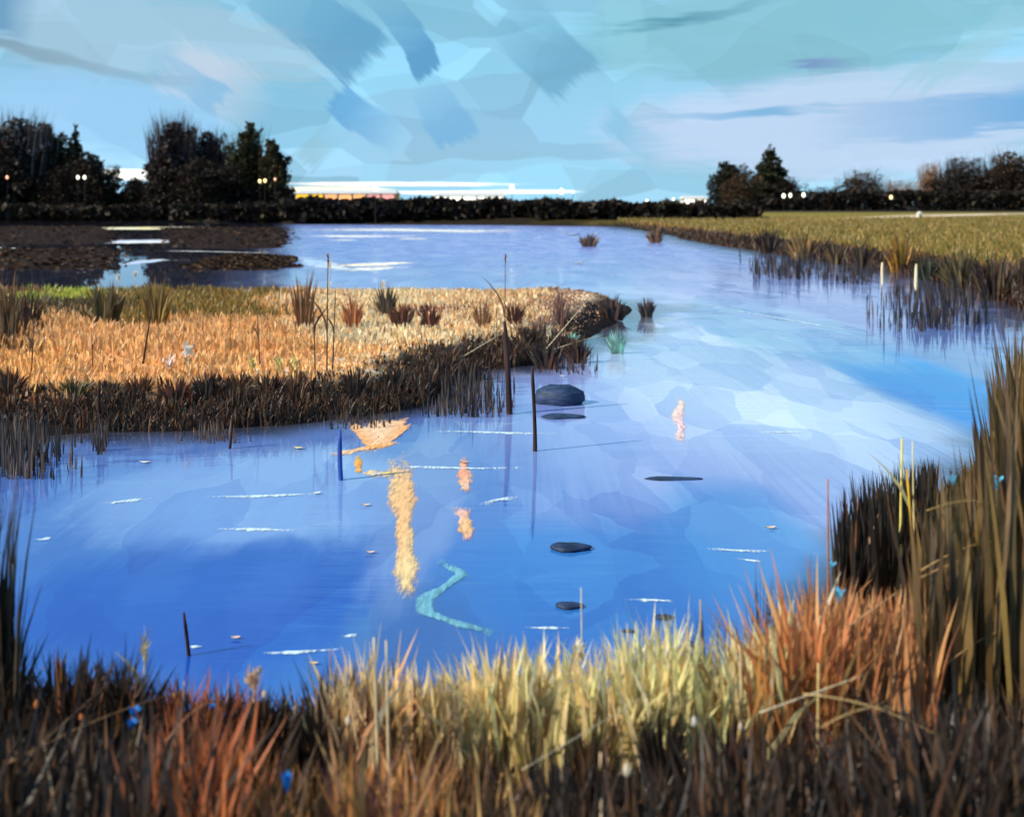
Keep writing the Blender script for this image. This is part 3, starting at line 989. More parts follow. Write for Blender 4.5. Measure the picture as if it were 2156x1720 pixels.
tree(1958, 290, 334, 52, TAN, 'slender tan bare tree with pinkish tip', 'bare', n=500, twigs=150, twigtab=[(2, (190, 146, 112)), (1, (130, 96, 70))], group=GR, low=0)
tree(2022, 283, 322, 120, BLK, 'black tree with grey combed twigs in its top', 'bare', n=1700, twigs=260, twigtab=[(2, (60, 52, 50)), (1, (110, 108, 116)), (1, (34, 28, 26))], group=GR, low=0)
tree(2124, 280, 308, 140, BLK, 'broad black tree at the right edge of the picture', 'bare', n=2000, twigs=220, twigtab=BRN, group=GR, low=0)
tree(2240, 285, 320, 140, BLK, 'black tree beyond the right edge', 'bare', n=900, twigs=100, twigtab=BRN, group=GR, low=0)
for uu, tt, lb in ((1405, 424, 'small dark scrub where the far hedge meets the meadow'), (1470, 416, 'low bare scrub beside the white shed at the far hedge')):
    tree(uu, 160, tt, 60, BRN, lb, 'bare', n=300, twigs=80, twigtab=PLM, low=0, name='scrub_bush', cat='bush', size=.35)

# the dark far hedge, one mass along the far shore
mb = MB()
hedge = []
for (u0, u1, d, ztop0, ztop1, nn) in ((-500, 250, 196, 5.6, 6.0, 6000), (250, 620, 196, 5.4, 6.4, 4500), (-500, 640, 181, 2.8, 2.8, 9000), (360, 650, 168, 2.6, 3.2, 4000), (590, 1130, 152, 3.9, 3.6, 8000), (1130, 1600, 146, 3.6, 2.7, 7000), (1540, 1700, 262, 4.2, 5.0, 2000), (1680, 2400, 262, 6.5, 7.0, 9000)):
    us = rng.uniform(u0, u1, nn)
    ds = d + rng.uniform(0, 10, nn)
    zs = np.interp(us, [u0, u1], [ztop0, ztop1]) + .4 * np.sin(us * .05) * .5 + rng.normal(0, .18, nn)
    xs = (us - 1078) / F * ds
    zz = .5 + (zs - .5) * rng.random(nn) ** .6
    cs = jit(mixcol(nn, [(4, (30, 22, 18)), (1.5, (44, 34, 24)), (.6, (60, 54, 32))]), nn, .25)
    sz_ = rng.uniform(.35, .9, nn)
    V, f, cc_ = cards(np.stack([xs, ds, np.minimum(zz, zs - .3 * sz_)], 1), sz_, cs, .6)
    mb.add(V, f.tolist(), cc_)
tag(mb.build('shrubbery', M_TREE, None, col=True), 'long low dark hedge along the far shore under the sky', 'hedge', kind='stuff')

# ------------------------------------------------------------------ far buildings and lamps
def building(u0, u1, d, ztop, label, panes, wall, roofh=.7, zb=3.2, depth=7, name='long_building'):
    x0, x1 = at(u0, d)[0], at(u1, d)[0]
    g = float(height((x0 + x1) / 2, d))
    t = thing(name, ((x0 + x1) / 2, d, g), label, 'building')
    Wd = (x1 - x0) / 2
    hw = ztop - g
    m = MB()
    m.box((-Wd, 0, 0), (Wd, depth, hw))
    m.build('wall', wall, t)
    m = MB()
    e = .35
    m.add([(-Wd - e, -e, hw), (Wd + e, -e, hw), (Wd + e, depth + e, hw), (-Wd - e, depth + e, hw), (-Wd * .96, depth / 2, hw + roofh), (Wd * .96, depth / 2, hw + roofh)],
          [(0, 1, 5, 4), (1, 2, 5), (2, 3, 4, 5), (3, 0, 4), (3, 2, 1, 0)])
    m.build('roof', M_ROOF, t)
    npane = len(panes)
    for i, wm in enumerate(panes):  # glowing panes added to carry the bright strip on the horizon
        a = -Wd + (i + .08) * 2 * Wd / npane
        b = -Wd + (i + .92) * 2 * Wd / npane
        m = MB()
        m.box((a, -.06, max(0.4, hw - 2.0)), (b, -.01, hw - .15))
        wo_ = m.build('glow_pane', wm, t)
        m = MB()
        fr = .07
        z0_, z1_ = max(.4, hw - 2.0), hw - .15
        m.box((a - fr, -.1, z0_ - fr), (a, .0, z1_ + fr))
        m.box((b, -.1, z0_ - fr), (b + fr, .0, z1_ + fr))
        m.box((a, -.1, z1_), (b, .0, z1_ + fr))
        m.build('glow_pane_frame', M_WHITE, wo_)
    return t


building(622, 832, 172, 5.0, 'long low building with pale roof and added glowing yellow to pink panes', [M_GLOWY, M_GLOWY, M_GLOWO, M_GLOWO, M_GLOWO, M_GLOWP, M_GLOWP], M_WALL)
building(915, 1062, 176, 4.6, 'long white shed with a pale roof on the horizon', [M_LAMP, M_LAMP, M_LAMP, M_LAMP, M_LAMP], M_WHITE, name='white_shed')
building(1440, 1488, 172, 4.1, 'small white shed at the end of the far hedge', [M_LAMP, M_LAMP], M_WHITE, roofh=.5, depth=4, name='white_shed')


def lamp(u, v, d, r, mat, label, group):
    p = at(u, d)
    g = float(height(p[0], d))
    zt = zat(v, d)
    r *= .8
    t = thing('street_lamp', (p[0], d, g), label, 'lamp', group)
    H = zt - g
    m = MB()
    m.tube([(0, 0, 0), (0, 0, .5), (0, 0, H - r * .8)], [.06, .04, .03], 6)
    m.build('post', M_METAL, t)
    m = MB()
    prof = [(0.25, -1.0), (.75, -.7), (1.0, 0), (.85, .6), (.4, .95), (.05, 1.15)]
    m.tube([(0, 0, H + r * b * 1.3) for a, b in prof], [r * a for a, b in prof], 10)
    m.build('lantern', mat, t, smooth=True)
    return t


LG = 'lit lamps along the far shore'
for (uu, vv, d, r, mt, lb) in (
    (15, 374, 186, .3, M_LAMPP, 'peach glowing lamp before the feathery tree at the left edge'),
    (164, 374, 186, .34, M_LAMP, 'left lamp of the white pair before the rounded black tree'),
    (178, 374, 187, .34, M_LAMP, 'right lamp of the white pair before the rounded black tree'),
    (547, 382, 186, .34, M_LAMPY, 'left yellow lamp of the pair under the olive tree'),
    (558, 381, 187, .34, M_LAMPY, 'right yellow lamp of the pair under the olive tree'),
    (579, 378, 186, .26, M_LAMPP, 'small peach lamp beside the yellow pair, near the clump end'),
    (790, 397, 150, .45, M_LAMP, 'cream lamp in front of the glowing long building'),
    (1078, 396, 150, .42, M_LAMP, 'brightest white lamp at the end of the white shed'),
    (1182, 404, 150, .42, M_LAMP, 'large white lamp alone over the far hedge'),
    (1206, 405, 151, .2, M_LAMP, 'tiny lamp just right of the large lone lamp'),
    (1362, 424, 150, .24, M_LAMP, 'small white lamp over the hedge left of the dark scrub'),
    (1418, 420, 158, .2, M_LAMP, 'tiny lamp between the dark scrub and the small white shed'),
    (1650, 413, 262, .55, M_LAMP, 'left white lamp of the pair under the pointed tree'),
    (1664, 412, 262, .5, M_LAMP, 'right white lamp of the pair under the pointed tree'),
    (1692, 411, 262, .55, M_LAMP, 'single white lamp right of the pair under the pointed tree'),
    (1876, 416, 262, .5, M_LAMPY, 'pale yellow lamp before the tan shrubs'),
):
    lamp(uu, vv, d, r, mt, lb, LG)

# small white hut by the path
p = P(1938, 462, .5)
g = float(height(p[0], 150))
t_ = thing('white_hut', (at(1938, 150)[0], 150, g), 'small white hut beside the pale path on the meadow', 'hut')
t_.scale = (.55, .55, .55)
m = MB(); m.box((-.6, 0, 0), (.6, 1.2, 1.3)); m.build('wall', M_WHITE, t_)
m = MB(); m.add([(-.75, -.15, 1.3), (.75, -.15, 1.3), (.75, 1.35, 1.3), (-.75, 1.35, 1.3), (0, -.15, 1.95), (0, 1.35, 1.95)], [(0, 1, 4), (1, 2, 5, 4), (2, 3, 5), (3, 0, 4, 5), (3, 2, 1, 0)])
m.build('roof', M_ROOF, t_)
m = MB(); m.box((-.25, -.04, .02), (.25, -.005, 1.0)); m.build('door', M_METAL, t_)


# ------------------------------------------------------------------ stakes in the water
def stake(u, v, top, r, lean, mat, label, name='wooden_stake', du=0, cat='stake', group=None):
    p = P(u, v)
    H = zat(top, p[1])
    m = MB()
    k = rng.uniform(0, 6)
    pts = [(lean * q + .012 * math.sin(k + 5 * q), .01 * math.cos(k + 4 * q), -.5 + (H + .5) * q) for q in np.linspace(0, 1, 9)]
    rr = [r * (1.08 - .35 * q + .06 * math.sin(9 * q + k)) for q in np.linspace(0, 1, 9)]
    rr[-1] *= .55
    m.tube(pts, rr, 8)
    o = m.build(name, mat, None, smooth=True)
    o.location = (float(p[0]), float(p[1]), 0)
    return tag(o, label, cat, group)


stake(1078, 872, 676, .045, -.11, M_STAKE, 'thick dark brown stake standing in the water off the island tip')
stake(1126, 950, 772, .027, -.02, M_STAKE, 'thin dark stake standing nearer in the water, right of the thick one')
stake(1857, 598, 552, .06, .02, M_PALEWOOD, 'short cream post at the muddy edge of the bay', 'pale_post', cat='post')
stake(1930, 622, 556, .07, -.02, M_PALEWOOD, 'taller cream post in the bay, nearer the right edge', 'pale_post', cat='post')
stake(400, 1380, 1288, .016, -.03, M_STAKE, 'short thin brown stick in the dark blue water at the near bank', 'stick', cat='stick')
stake(722, 1010, 905, .03, -.03, solid_mat('blue_grey_wood', (48, 84, 168), .6, .3, 14, (1, 1, .1), .5), 'blue grey stick in the water below the dark bank', 'stick', cat='stick')
stake(478, 945, 880, .02, .05, M_STAKE, 'forked brown stick at the foot of the island bank', 'stick', cat='stick')
stake(208, 905, 800, .03, .02, M_STAKE, 'grey brown stick leaning at the left part of the bank', 'stick', cat='stick')


# ------------------------------------------------------------------ stones
def stone(u, v, hu, hz, label, flat=.5):
    p = P(u, v)
    sx_, sy_ = hu / F * p[1], hu / F * p[1] * flat
    nlat, nlon = 9, 16
    V, fs = [], []
    k = rng.uniform(0, 9)
    for i in range(nlat + 1):
        th = math.pi * i / nlat
        for j in range(nlon):
            ph = 2 * math.pi * j / nlon
            r_ = 1 + .12 * math.sin(3 * ph + k) * math.sin(th) + .07 * math.sin(5 * ph + 2 * th + k) + .05 * math.sin(9 * th + k)
            V.append((sx_ * r_ * math.sin(th) * math.cos(ph), sy_ * r_ * math.sin(th) * math.sin(ph), hz * .3 + hz * .7 * r_ * math.cos(th)))
    for i in range(nlat):
        for j in range(nlon):
            fs.append((i * nlon + j, (i + 1) * nlon + j, (i + 1) * nlon + (j + 1) % nlon, i * nlon + (j + 1) % nlon))
    o = mesh_obj('slate_stone', V, fs, M_ROCK, None, None, True)
    o.location = (float(p[0]), float(p[1]), 0)
    return tag(o, label, 'stone', 'slate stones in the water')


stone(1180, 850, 54, .28, 'largest dark slate stone rising from the water beside the stakes')
stone(1184, 878, 46, .035, 'flat slate stone just below the largest one')
stone(1200, 1156, 44, .05, 'flat dark slate stone alone in the blue water')
stone(1198, 1278, 30, .035, 'smaller dark slate stone nearer than the lone flat one')
stone(1398, 1302, 20, .03, 'small slate stone before the yellow grass')
stone(1322, 1330, 14, .02, 'tiny slate pebble closest to the yellow grass')
stone(1415, 1008, 0.1 + 60, .012, 'long thin slate shoal barely breaking the lavender water', .25)


# ------------------------------------------------------------------ foam streaks and weed
def streak(pts, w, mat, label, name='foam_glare_streak', cat='foam', group='foam streaks on the lake', z=.012, wave=0.0):
    """a low ridge of foam or weed lying on the water along picture points"""
    Q = np.array([P(u, v) for u, v in pts])
    m = max(10, 4 * len(Q))
    tt = np.linspace(0, len(Q) - 1, m)
    C = np.stack([np.interp(tt, range(len(Q)), Q[:, i]) for i in range(3)], 1)
    o0 = C.mean(0)
    tan = np.gradient(C, axis=0)
    tan /= np.linalg.norm(tan, axis=1)[:, None]
    nrm = np.stack([-tan[:, 1], tan[:, 0], np.zeros(m)], 1)
    V, fs = [], []
    k = rng.uniform(0, 9)
    for i in range(m):
        s = i / (m - 1)
        ww = w * (min(1, 5 * s + .15, 5 * (1 - s) + .1)) * (1 + .3 * math.sin(9 * s + k) + .15 * math.sin(23 * s + k))
        for a, b in ((-1, -.01), (-.5, z * .8), (.1, z), (.6, z * .7), (1, -.01)):
            q = C[i] - o0 + nrm[i] * a * ww
            V.append((q[0], q[1], b))
        if i:
            for j in range(4):
                a0 = (i - 1) * 5 + j
                fs.append((a0, a0 + 1, a0 + 6, a0 + 5))
    o = mesh_obj(name, V, fs, mat, None, None, True)
    o.location = (float(o0[0]), float(o0[1]), 0)
    return tag(o, label, cat, group)


M_TEAL = solid_mat('pale_teal_weed', (160, 214, 196), .5, .15, 8.0)
streak(((1110, 634), (1180, 640), (1245, 642)), .10, M_TEAL, 'pale mint weed strip along the island tip', 'weed_strand', 'water weed', None, .03)


# ------------------------------------------------------------------ tufts one can tell apart
def tuft(u, v, top, width, table, label, n=70, lean=.3, z=None, name='grass_tuft', group=None, wk=1.0, cat='grass tuft', dirx=0.0):
    """a clump of blades fanning out from one foot; v is where it stands, top where its tips reach"""
    p = P(u, v, 0.0 if z is None else z)
    g = max(float(height(p[0], p[1])), 0.0) - .03
    d = p[1]
    H = max(zat(top, d) - g, .1)
    Wd = width / F * d / 2
    a = rng.uniform(-1, 1, n)
    root = np.stack([a * Wd * .45, rng.uniform(-.5, .5, n) * Wd * .5, np.zeros(n)], 1)
    c = mixcol(n, table)
    h = H * rng.uniform(.5, 1.05, n) * (1.05 - .3 * a ** 2)
    off = (a * Wd * .55 + dirx * H) / np.maximum(h, .05)
    V, Fc, C = blades_arrays(root, h, rng.uniform(.7, 1.5, n) * max(Wd * .11, .006) * wk, np.abs(off) + np.abs(rng.normal(0, .06, n)), np.where(off > 0, 0, math.pi) + rng.normal(0, .5, n),
                             rng.uniform(-.6, .6, n), jit(c, n, .22), None, levels=4)
    o = mesh_obj(name, V, Fc, M_GRASS, None, C)
    o.location = (float(p[0]), float(d), g)
    return tag(o, label, cat, group)


DB = [(3, (66, 44, 30)), (2, (44, 32, 25)), (1, (104, 64, 38))]
RB = [(3, (92, 44, 28)), (2, (60, 32, 24)), (1, (140, 80, 50))]
DK = [(3, (40, 32, 28)), (2, (58, 44, 36))]
OB = [(3, (96, 84, 40)), (2, (70, 62, 34)), (1, (130, 108, 52))]
G1 = 'brown tufts along the island bank'
for uu, vv, tp, wd, tb, lb in (
    (18, 888, 766, 90, [(2, (120, 74, 40)), (1, (80, 52, 34))], 'first brown tuft on the island bank from the left edge'),
    (84, 884, 806, 80, DK, 'blackish tuft right of the first brown tuft on the bank'),
    (160, 886, 790, 100, OB, 'broad olive black tuft on the left part of the bank'),
    (232, 884, 798, 80, DB, 'brown tuft between the olive black tuft and the cream stalk'),
    (292, 884, 780, 80, [(2, (128, 76, 42)), (1, (90, 56, 34))], 'warm brown tuft just left of the cream stalk'),
    (372, 884, 792, 100, RB, 'red brown leaning tuft right of the cream stalk'),
    (436, 880, 776, 80, DB, 'tall dark brown tuft under the white fluffy stalk'),
    (500, 876, 782, 80, [(2, (110, 70, 42)), (1, (70, 46, 32))], 'brown tuft under the first pale yellow seed head'),
    (566, 874, 784, 80, DB, 'dark brown tuft under the middle pale yellow seed head'),
    (622, 872, 778, 70, [(2, (122, 80, 46)), (1, (70, 46, 32))], 'brown tuft under the third pale yellow seed head'),
    (676, 870, 800, 64, [(3, (70, 52, 40)), (1, (44, 34, 28))], 'squat grey brown tuft at the foot of the three thin stems'),
    (748, 862, 772, 80, DB, 'dark brown tuft left of the bank corner'),
    (830, 850, 776, 90, DK, 'black tuft at the bank corner'),
    (900, 834, 764, 80, DB, 'brown tuft just right of the bank corner'),
    (985, 800, 752, 90, [(2, (70, 46, 34)), (2, (50, 36, 30))], 'dark brown tuft overhanging the water left of the thick stake'),
    (1150, 776, 712, 90, DB, 'brown tuft on the island tip right of the thick stake'),
    (1216, 764, 704, 70, [(2, (96, 60, 40)), (1, (60, 42, 34))], 'last brown tuft at the end of the island tip'),
):
    tuft(uu, vv, tp, wd, tb, lb, 80, group=G1)
G2 = 'tufts standing in the island grass'
for uu, vv, tp, wd, tb, lb in (
    (62, 700, 606, 60, DB, 'dark tuft below the lime green strip of the island'),
    (20, 720, 560, 60, [(2, (112, 84, 48)), (1, (80, 64, 40))], 'tall brown tuft at the left edge of the island'),
    (222, 690, 584, 90, OB, 'olive tuft right of the lime green strip'),
    (330, 690, 578, 80, [(3, (140, 110, 48)), (1, (110, 92, 44))], 'ochre tuft on the back of the island'),
    (640, 700, 570, 60, [(2, (150, 104, 66)), (1, (110, 80, 54))], 'brown tuft behind the three thin stems'),
    (812, 668, 596, 60, [(3, (70, 62, 46)), (1, (110, 90, 66))], 'dark olive tuft at the back rim of the pale grass'),
    (846, 690, 634, 70, RB, 'larger red brown tuft in the pale grass'),
    (906, 690, 638, 56, RB, 'smaller red brown tuft in the pale grass'),
    (1084, 684, 626, 54, RB, 'red brown tuft near the thick stake'),
    (1015, 690, 628, 50, [(2, (150, 110, 70)), (1, (120, 84, 56))], 'tan brown tuft left of the thick stake'),
    (742, 690, 620, 60, [(2, (186, 120, 76)), (1, (150, 92, 58))], 'rust tuft left of the red brown tufts'),
    (1180, 672, 604, 44, [(2, (150, 110, 96)), (1, (120, 86, 74))], 'pinkish brown tuft on the far rim of the island tip'),
    (1290, 668, 622, 90, [(2, (96, 72, 62)), (1, (60, 48, 44))], 'grey brown tuft on the muddy spit'),
    (1362, 660, 624, 50, [(2, (110, 88, 80)), (1, (74, 60, 58))], 'outermost tuft at the end of the muddy spit'),
):
    tuft(uu, vv, tp, wd, tb, lb, 60, group=G2, z=.42 if uu < 1250 else .1)
tuft(1300, 745, 690, 56, [(3, (150, 206, 184)), (1, (120, 150, 140))], 'pale mint tuft standing in the water off the island tip', 36, name='reed_tuft', cat='reeds')
tuft(1206, 722, 700, 44, [(3, (150, 212, 190)), (1, (190, 220, 200))], 'small mint green tuft on the shore of the island tip', 24, name='reed_tuft', cat='reeds')
G3 = 'tufts along the bay shore'
for uu, vv, tp, wd, tb, lb in (
    (1240, 520, 490, 60, [(2, (120, 92, 70)), (1, (80, 60, 48))], 'brown tuft at the far end of the ochre shore'),
    (1380, 512, 476, 50, [(2, (150, 104, 64)), (1, (96, 66, 44))], 'rust brown tuft before the far dark scrub'),
    (1690, 546, 486, 90, [(2, (142, 112, 60)), (1, (100, 76, 46))], 'ochre tuft on the bay shore below the pointed tree'),
    (1760, 556, 508, 60, [(2, (110, 88, 50)), (1, (76, 58, 40))], 'olive tuft next to the ochre one on the bay shore'),
    (1896, 574, 486, 70, [(3, (176, 128, 50)), (1, (140, 100, 44))], 'tall golden tuft on the bay shore behind the cream posts'),
    (1950, 590, 540, 80, [(3, (50, 64, 40)), (1, (70, 74, 44))], 'dark green tuft at the water between cream post and reeds'),
    (2020, 606, 520, 100, [(2, (78, 68, 42)), (1, (110, 92, 50))], 'dark olive tuft on the curve of the bay'),
    (2090, 630, 530, 110, [(2, (92, 68, 46)), (1, (60, 44, 34))], 'brown tuft right of the dark olive one on the bay curve'),
    (1620, 534, 472, 70, [(2, (74, 54, 40)), (1, (50, 38, 32))], 'tall dark brown tuft on the far bay shore, left of the ochre one'),
    (1815, 564, 505, 70, [(2, (66, 50, 40)), (1, (100, 76, 50))], 'dark tuft on the bay shore left of the shorter cream post'),
):
    tuft(uu, vv, tp, wd, tb, lb, 60, group=G3)
G4 = 'tufts on the near bank'
for uu, d, tp, wd, tb, lb in (
    (140, 5.0, 1400, 110, DK, 'tall blackish tuft at the lower left'),
    (250, 4.95, 1396, 110, DK, 'blackish tuft beside the orange blades at lower left'),
    (400, 4.9, 1446, 120, [(3, (196, 104, 58)), (1, (150, 84, 50))], 'rust orange tuft at the lower left'),
    (480, 4.7, 1500, 100, [(2, (120, 70, 56)), (1, (80, 52, 44))], 'plum brown tuft right of the rust orange one'),
    (610, 4.95, 1480, 110, DK, 'black tuft in front of the dark blue water'),
    (700, 5.0, 1380, 60, [(2, (200, 176, 140)), (2, (70, 46, 44))], 'cream and plum streaked tuft left of the cream stems'),
    (860, 4.5, 1520, 90, [(2, (52, 34, 26)), (1, (130, 84, 50))], 'dark leaning tuft before the tan grass'),
    (925, 4.5, 1540, 70, [(2, (84, 54, 34)), (1, (60, 40, 30))], 'brown tuft right of the dark leaning one'),
    (1010, 4.55, 1530, 80, [(2, (110, 80, 50)), (1, (60, 44, 34))], 'brown tuft left of the crossing straws'),
    (1120, 4.6, 1500, 90, [(2, (200, 180, 108)), (1, (110, 80, 52))], 'straw yellow tuft under the crossing straws'),
    (1240, 4.6, 1510, 110, [(2, (120, 92, 60)), (1, (70, 50, 40))], 'brown tuft below the cream flower'),
    (1400, 4.6, 1490, 120, DK, 'large black tuft under the yellow grass'),
    (1530, 4.6, 1500, 130, [(3, (62, 36, 30)), (1, (40, 28, 26))], 'wine dark tuft right of the large black tuft'),
    (1490, 5.3, 1280, 60, [(2, (70, 58, 38)), (2, (190, 170, 100))], 'dark streaked tuft on the edge of the yellow grass'),
    (1560, 5.3, 1300, 50, [(2, (60, 46, 40)), (1, (196, 176, 110))], 'small dark tuft beside the streaked one'),
    (1640, 5.0, 1300, 70, [(3, (196, 108, 60)), (1, (160, 90, 54))], 'narrow rust tuft between yellow grass and cream stem'),
    (1605, 5.5, 1205, 24, DK, 'thin dark blade bunch rising above the rust tuft'),
    (1730, 5.3, 1180, 70, [(2, (110, 70, 52)), (1, (84, 56, 44))], 'plum brown tuft left of the big rust reeds'),
    (1800, 5.1, 1240, 70, [(3, (70, 40, 30)), (1, (110, 64, 44))], 'dark brown wedge tuft on the rust reeds'),
):
    p = at(uu, d)
    g = max(float(height(p[0], d)), 0)
    tuft(uu, HV + F * (EYE - g) / d, tp, wd, tb, lb, 60, group=G4, z=g, wk=1.25)


# ------------------------------------------------------------------ single stalks, blades and straws
def arc(p0, p1, bow, n=9):
    p0, p1 = np.asarray(p0, float), np.asarray(p1, float)
    tt = np.linspace(0, 1, n)[:, None]
    q = p0 + (p1 - p0) * tt
    q[:, 2] += bow * np.sin(tt[:, 0] * math.pi)
    return q


MATS = {}


def cmat(c, trans=.35):
    k = tuple(c)
    if k not in MATS:
        MATS[k] = solid_mat('stalk_%d' % len(MATS), c, .6, .22, 20, (1, 1, .3), .3)
    return MATS[k]


def stalk(u, d, top, r, c, label, dx=0.0, head=None, hc=None, leaf=1, name='reed_stalk', cat='reed', group=None, base=None, bow=0.0, hs=1.0):
    """stem (> nothing), a leaf or two and a seed head"""
    p = at(u, d)
    g = max(float(height(p[0], d)), -.3) if base is None else base
    t = thing(name, (p[0], d, g), label, cat, group)
    H = zat(top, d) - g
    xx = dx / F * d
    q = arc((0, 0, -.05), (xx, .02, H), 0)
    q[:, 0] += bow * np.sin(np.linspace(0, math.pi, 9))
    m = MB()
    m.tube(q, np.linspace(r, r * .45, 9), 6)
    m.build('stem', cmat(c), t, smooth=True)
    for k in range(leaf):
        s = rng.uniform(.2, .65)
        rt = q[int(s * 8)]
        L = H * rng.uniform(.25, .45)
        V, Fc, C = blades_arrays(rt[None, :], L, r * 3.0, .55, 0.0 if rng.random() < .5 else math.pi, rng.uniform(-.5, .5), lin(c)[None, :], None, levels=4)
        mesh_obj('leaf', V, Fc, M_REED, t, C)
    if head:
        n = 46 if head == 'fluff' else 30
        a = rng.uniform(0, 6.28, n)
        if head == 'fluff':
            sz = .05 * hs
            rt = q[-1] + rng.normal(0, sz * .35, (n, 3)) * np.array([1, 1, 1.5])
            V, Fc, C = blades_arrays(rt, rng.uniform(.5, 1.2, n) * sz, sz * .35, rng.uniform(.2, .8, n), a, a + 1.57, jit(lin(hc), n, .1, .03), None)
        else:
            L = .16 * hs
            rt = q[-1] - np.stack([np.zeros(n), np.zeros(n), rng.uniform(0, L, n)], 1)
            V, Fc, C = blades_arrays(rt, L * .55, .012 * hs, rng.uniform(.1, .5, n), a, a, jit(lin(hc), n, .15), None)
        mesh_obj('seed_head', V, Fc, M_GRASS, t, C)
    return t


CR, BR, YL, WH, DKB, OR = (226, 206, 164), (88, 58, 38), (204, 168, 62), (246, 240, 226), (52, 36, 30), (206, 132, 66)
GI, GN = 'single stalks on the island', 'single stalks on the near bank'
for row in (
    (664, 15.2, 612, .012, BR, 'leftmost of the three thin brown stems in the island grass', -6, None, None),
    (688, 15.0, 540, .013, BR, 'tallest of the three thin brown stems in the island grass', 2, 'plume', (150, 110, 80)),
    (700, 15.3, 612, .012, BR, 'rightmost of the three thin brown stems in the island grass', 6, None, None),
    (300, 16.0, 650, .02, DKB, 'dark thick blade slanting in the orange grass', 18, None, None),
    (66, 15.0, 672, .012, BR, 'thin brown stem in the pale orange grass at the left', 4, None, None),
    (196, 15.6, 690, .01, BR, 'thin stem above the olive black tuft', -5, None, None),
    (548, 15.5, 648, .01, BR, 'thin brown stem in the middle of the orange grass', -8, None, None),
    (484, 17.0, 620, .012, (150, 120, 60), 'ochre stem in the olive grass', 0, None, None),
    (1062, 18.0, 540, .012, (110, 78, 62), 'tall thin stem rising beside the thick stake', 2, 'plume', (150, 110, 90)),
    (1046, 18.2, 640, .01, BR, 'short stem left of the tall one by the thick stake', 0, None, None),
    (340, 14.2, 800, .022, (234, 200, 120), 'cream yellow stalk hanging over the island bank', -10, None, None),
    (402, 14.6, 742, .01, CR, 'stalk with white fluffy head above the bank tufts', -8, 'fluff', WH),
    (356, 15.0, 768, .008, CR, 'small stalk with pinkish white head left of the white fluffy one', 0, 'fluff', (244, 214, 200)),
    (530, 14.8, 770, .008, YL, 'first pale yellow seed head along the bank', 0, 'fluff', (246, 224, 150)),
    (586, 14.8, 768, .008, YL, 'middle pale yellow seed head along the bank', 0, 'fluff', (246, 224, 150)),
    (616, 14.8, 766, .008, YL, 'third pale yellow seed head along the bank', 3, 'fluff', (248, 226, 150)),
    (248, 27.0, 586, .012, CR, 'large white seed head at the far rim of the island', 0, 'fluff', WH),
    (284, 27.5, 578, .01, CR, 'small white seed head right of the large one on the far rim', 0, 'fluff', WH),
    (690, 27.0, 560, .014, CR, 'white plume on the far rim against the lake', 4, 'fluff', WH),
    (806, 24.0, 602, .01, CR, 'white dot seed head above the dark olive tuft', 0, 'fluff', WH),
    (1150, 19.5, 700, .012, CR, 'cream stalk on the island tip before the straws', 6, 'fluff', (244, 226, 190)),
):
    uu, d, tp, r, c, lb, dx, hd, hc = row
    stalk(uu, d, tp, r, c, lb, dx, hd, hc, 1 if r < .02 else 0, group=GI, hs=1.7 if hd == 'fluff' else 1.0)
for row in (
    (36, 4.85, 1190, .008, (206, 196, 176), 'whitish thin stem along the left edge', -14, None, None),
    (300, 4.9, 1352, .009, CR, 'cream stem rising from the dark tufts at lower left', 2, 'plume', CR),
    (384, 4.85, 1440, .006, CR, 'thin pale stem between dark tuft and rust tuft', 0, None, None),
    (186, 4.8, 1412, .014, OR, 'tallest of three orange blades at lower left', -12, None, None),
    (212, 4.8, 1428, .012, OR, 'middle one of three orange blades at lower left', -6, None, None),
    (246, 4.8, 1446, .012, OR, 'shortest of three orange blades at lower left', -4, None, None),
    (540, 4.85, 1440, .007, CR, 'pale stem with a peach tip before the dark blue water', -8, 'fluff', (244, 206, 170)),
    (800, 4.5, 1346, .011, CR, 'tall cream stem reaching over the blue water, left of a pair', -14, None, None),
    (822, 4.5, 1352, .010, CR, 'tall cream stem reaching over the blue water, right of a pair', -10, None, None),
    (700, 4.9, 1372, .008, (150, 110, 104), 'plum stem left of the tall cream pair', -6, None, None),
    (1222, 5.1, 1384, .01, CR, 'cream flower spike standing out of the yellow grass', -2, 'fluff', (250, 232, 196)),
    (1230, 5.2, 1240, .006, (216, 204, 170), 'hair thin stem above the cream flower spike', -6, None, None),
    (1355, 5.3, 1420, .006, CR, 'thin stem with a pale curl in the yellow grass', 4, 'plume', CR),
    (1480, 5.3, 1265, .007, YL, 'yellow stem at the edge of the blue water', -4, None, None),
    (1690, 4.9, 1338, .02, (226, 204, 176), 'thick cream stem beside the rust reeds', -4, 'plume', (236, 214, 190)),
    (1722, 4.6, 1400, .012, (206, 180, 120), 'tan stem right of the thick cream stem', 4, None, None),
    (1892, 6.0, 925, .014, (222, 204, 110), 'pale yellow blade against the dark reeds, left of two', 10, None, None),
    (1948, 5.9, 990, .016, (196, 156, 44), 'golden yellow blade against the dark reeds, right of two', -36, None, None),
    (1930, 5.95, 930, .008, (214, 206, 150), 'thin cream blade beside the two yellow ones', -6, None, None),
    (2092, 6.2, 910, .012, (150, 144, 70), 'green yellow blade in the tall reeds', 4, None, None),
    (1745, 6.0, 1010, .01, (176, 110, 60), 'rusty blade at the left of the dark reeds', 0, None, None),
    (1268, 3.7, 1590, .010, (226, 196, 160), 'short pale stem at the very bottom', -2, None, None),
    (1165, 3.9, 1560, .008, (206, 176, 112), 'tan stem leaning at the bottom centre', -16, None, None),
):
    uu, d, tp, r, c, lb, dx, hd, hc = row
    stalk(uu, d, tp, r, c, lb, dx, hd, hc, 1 if r < .012 else 0, group=GN)


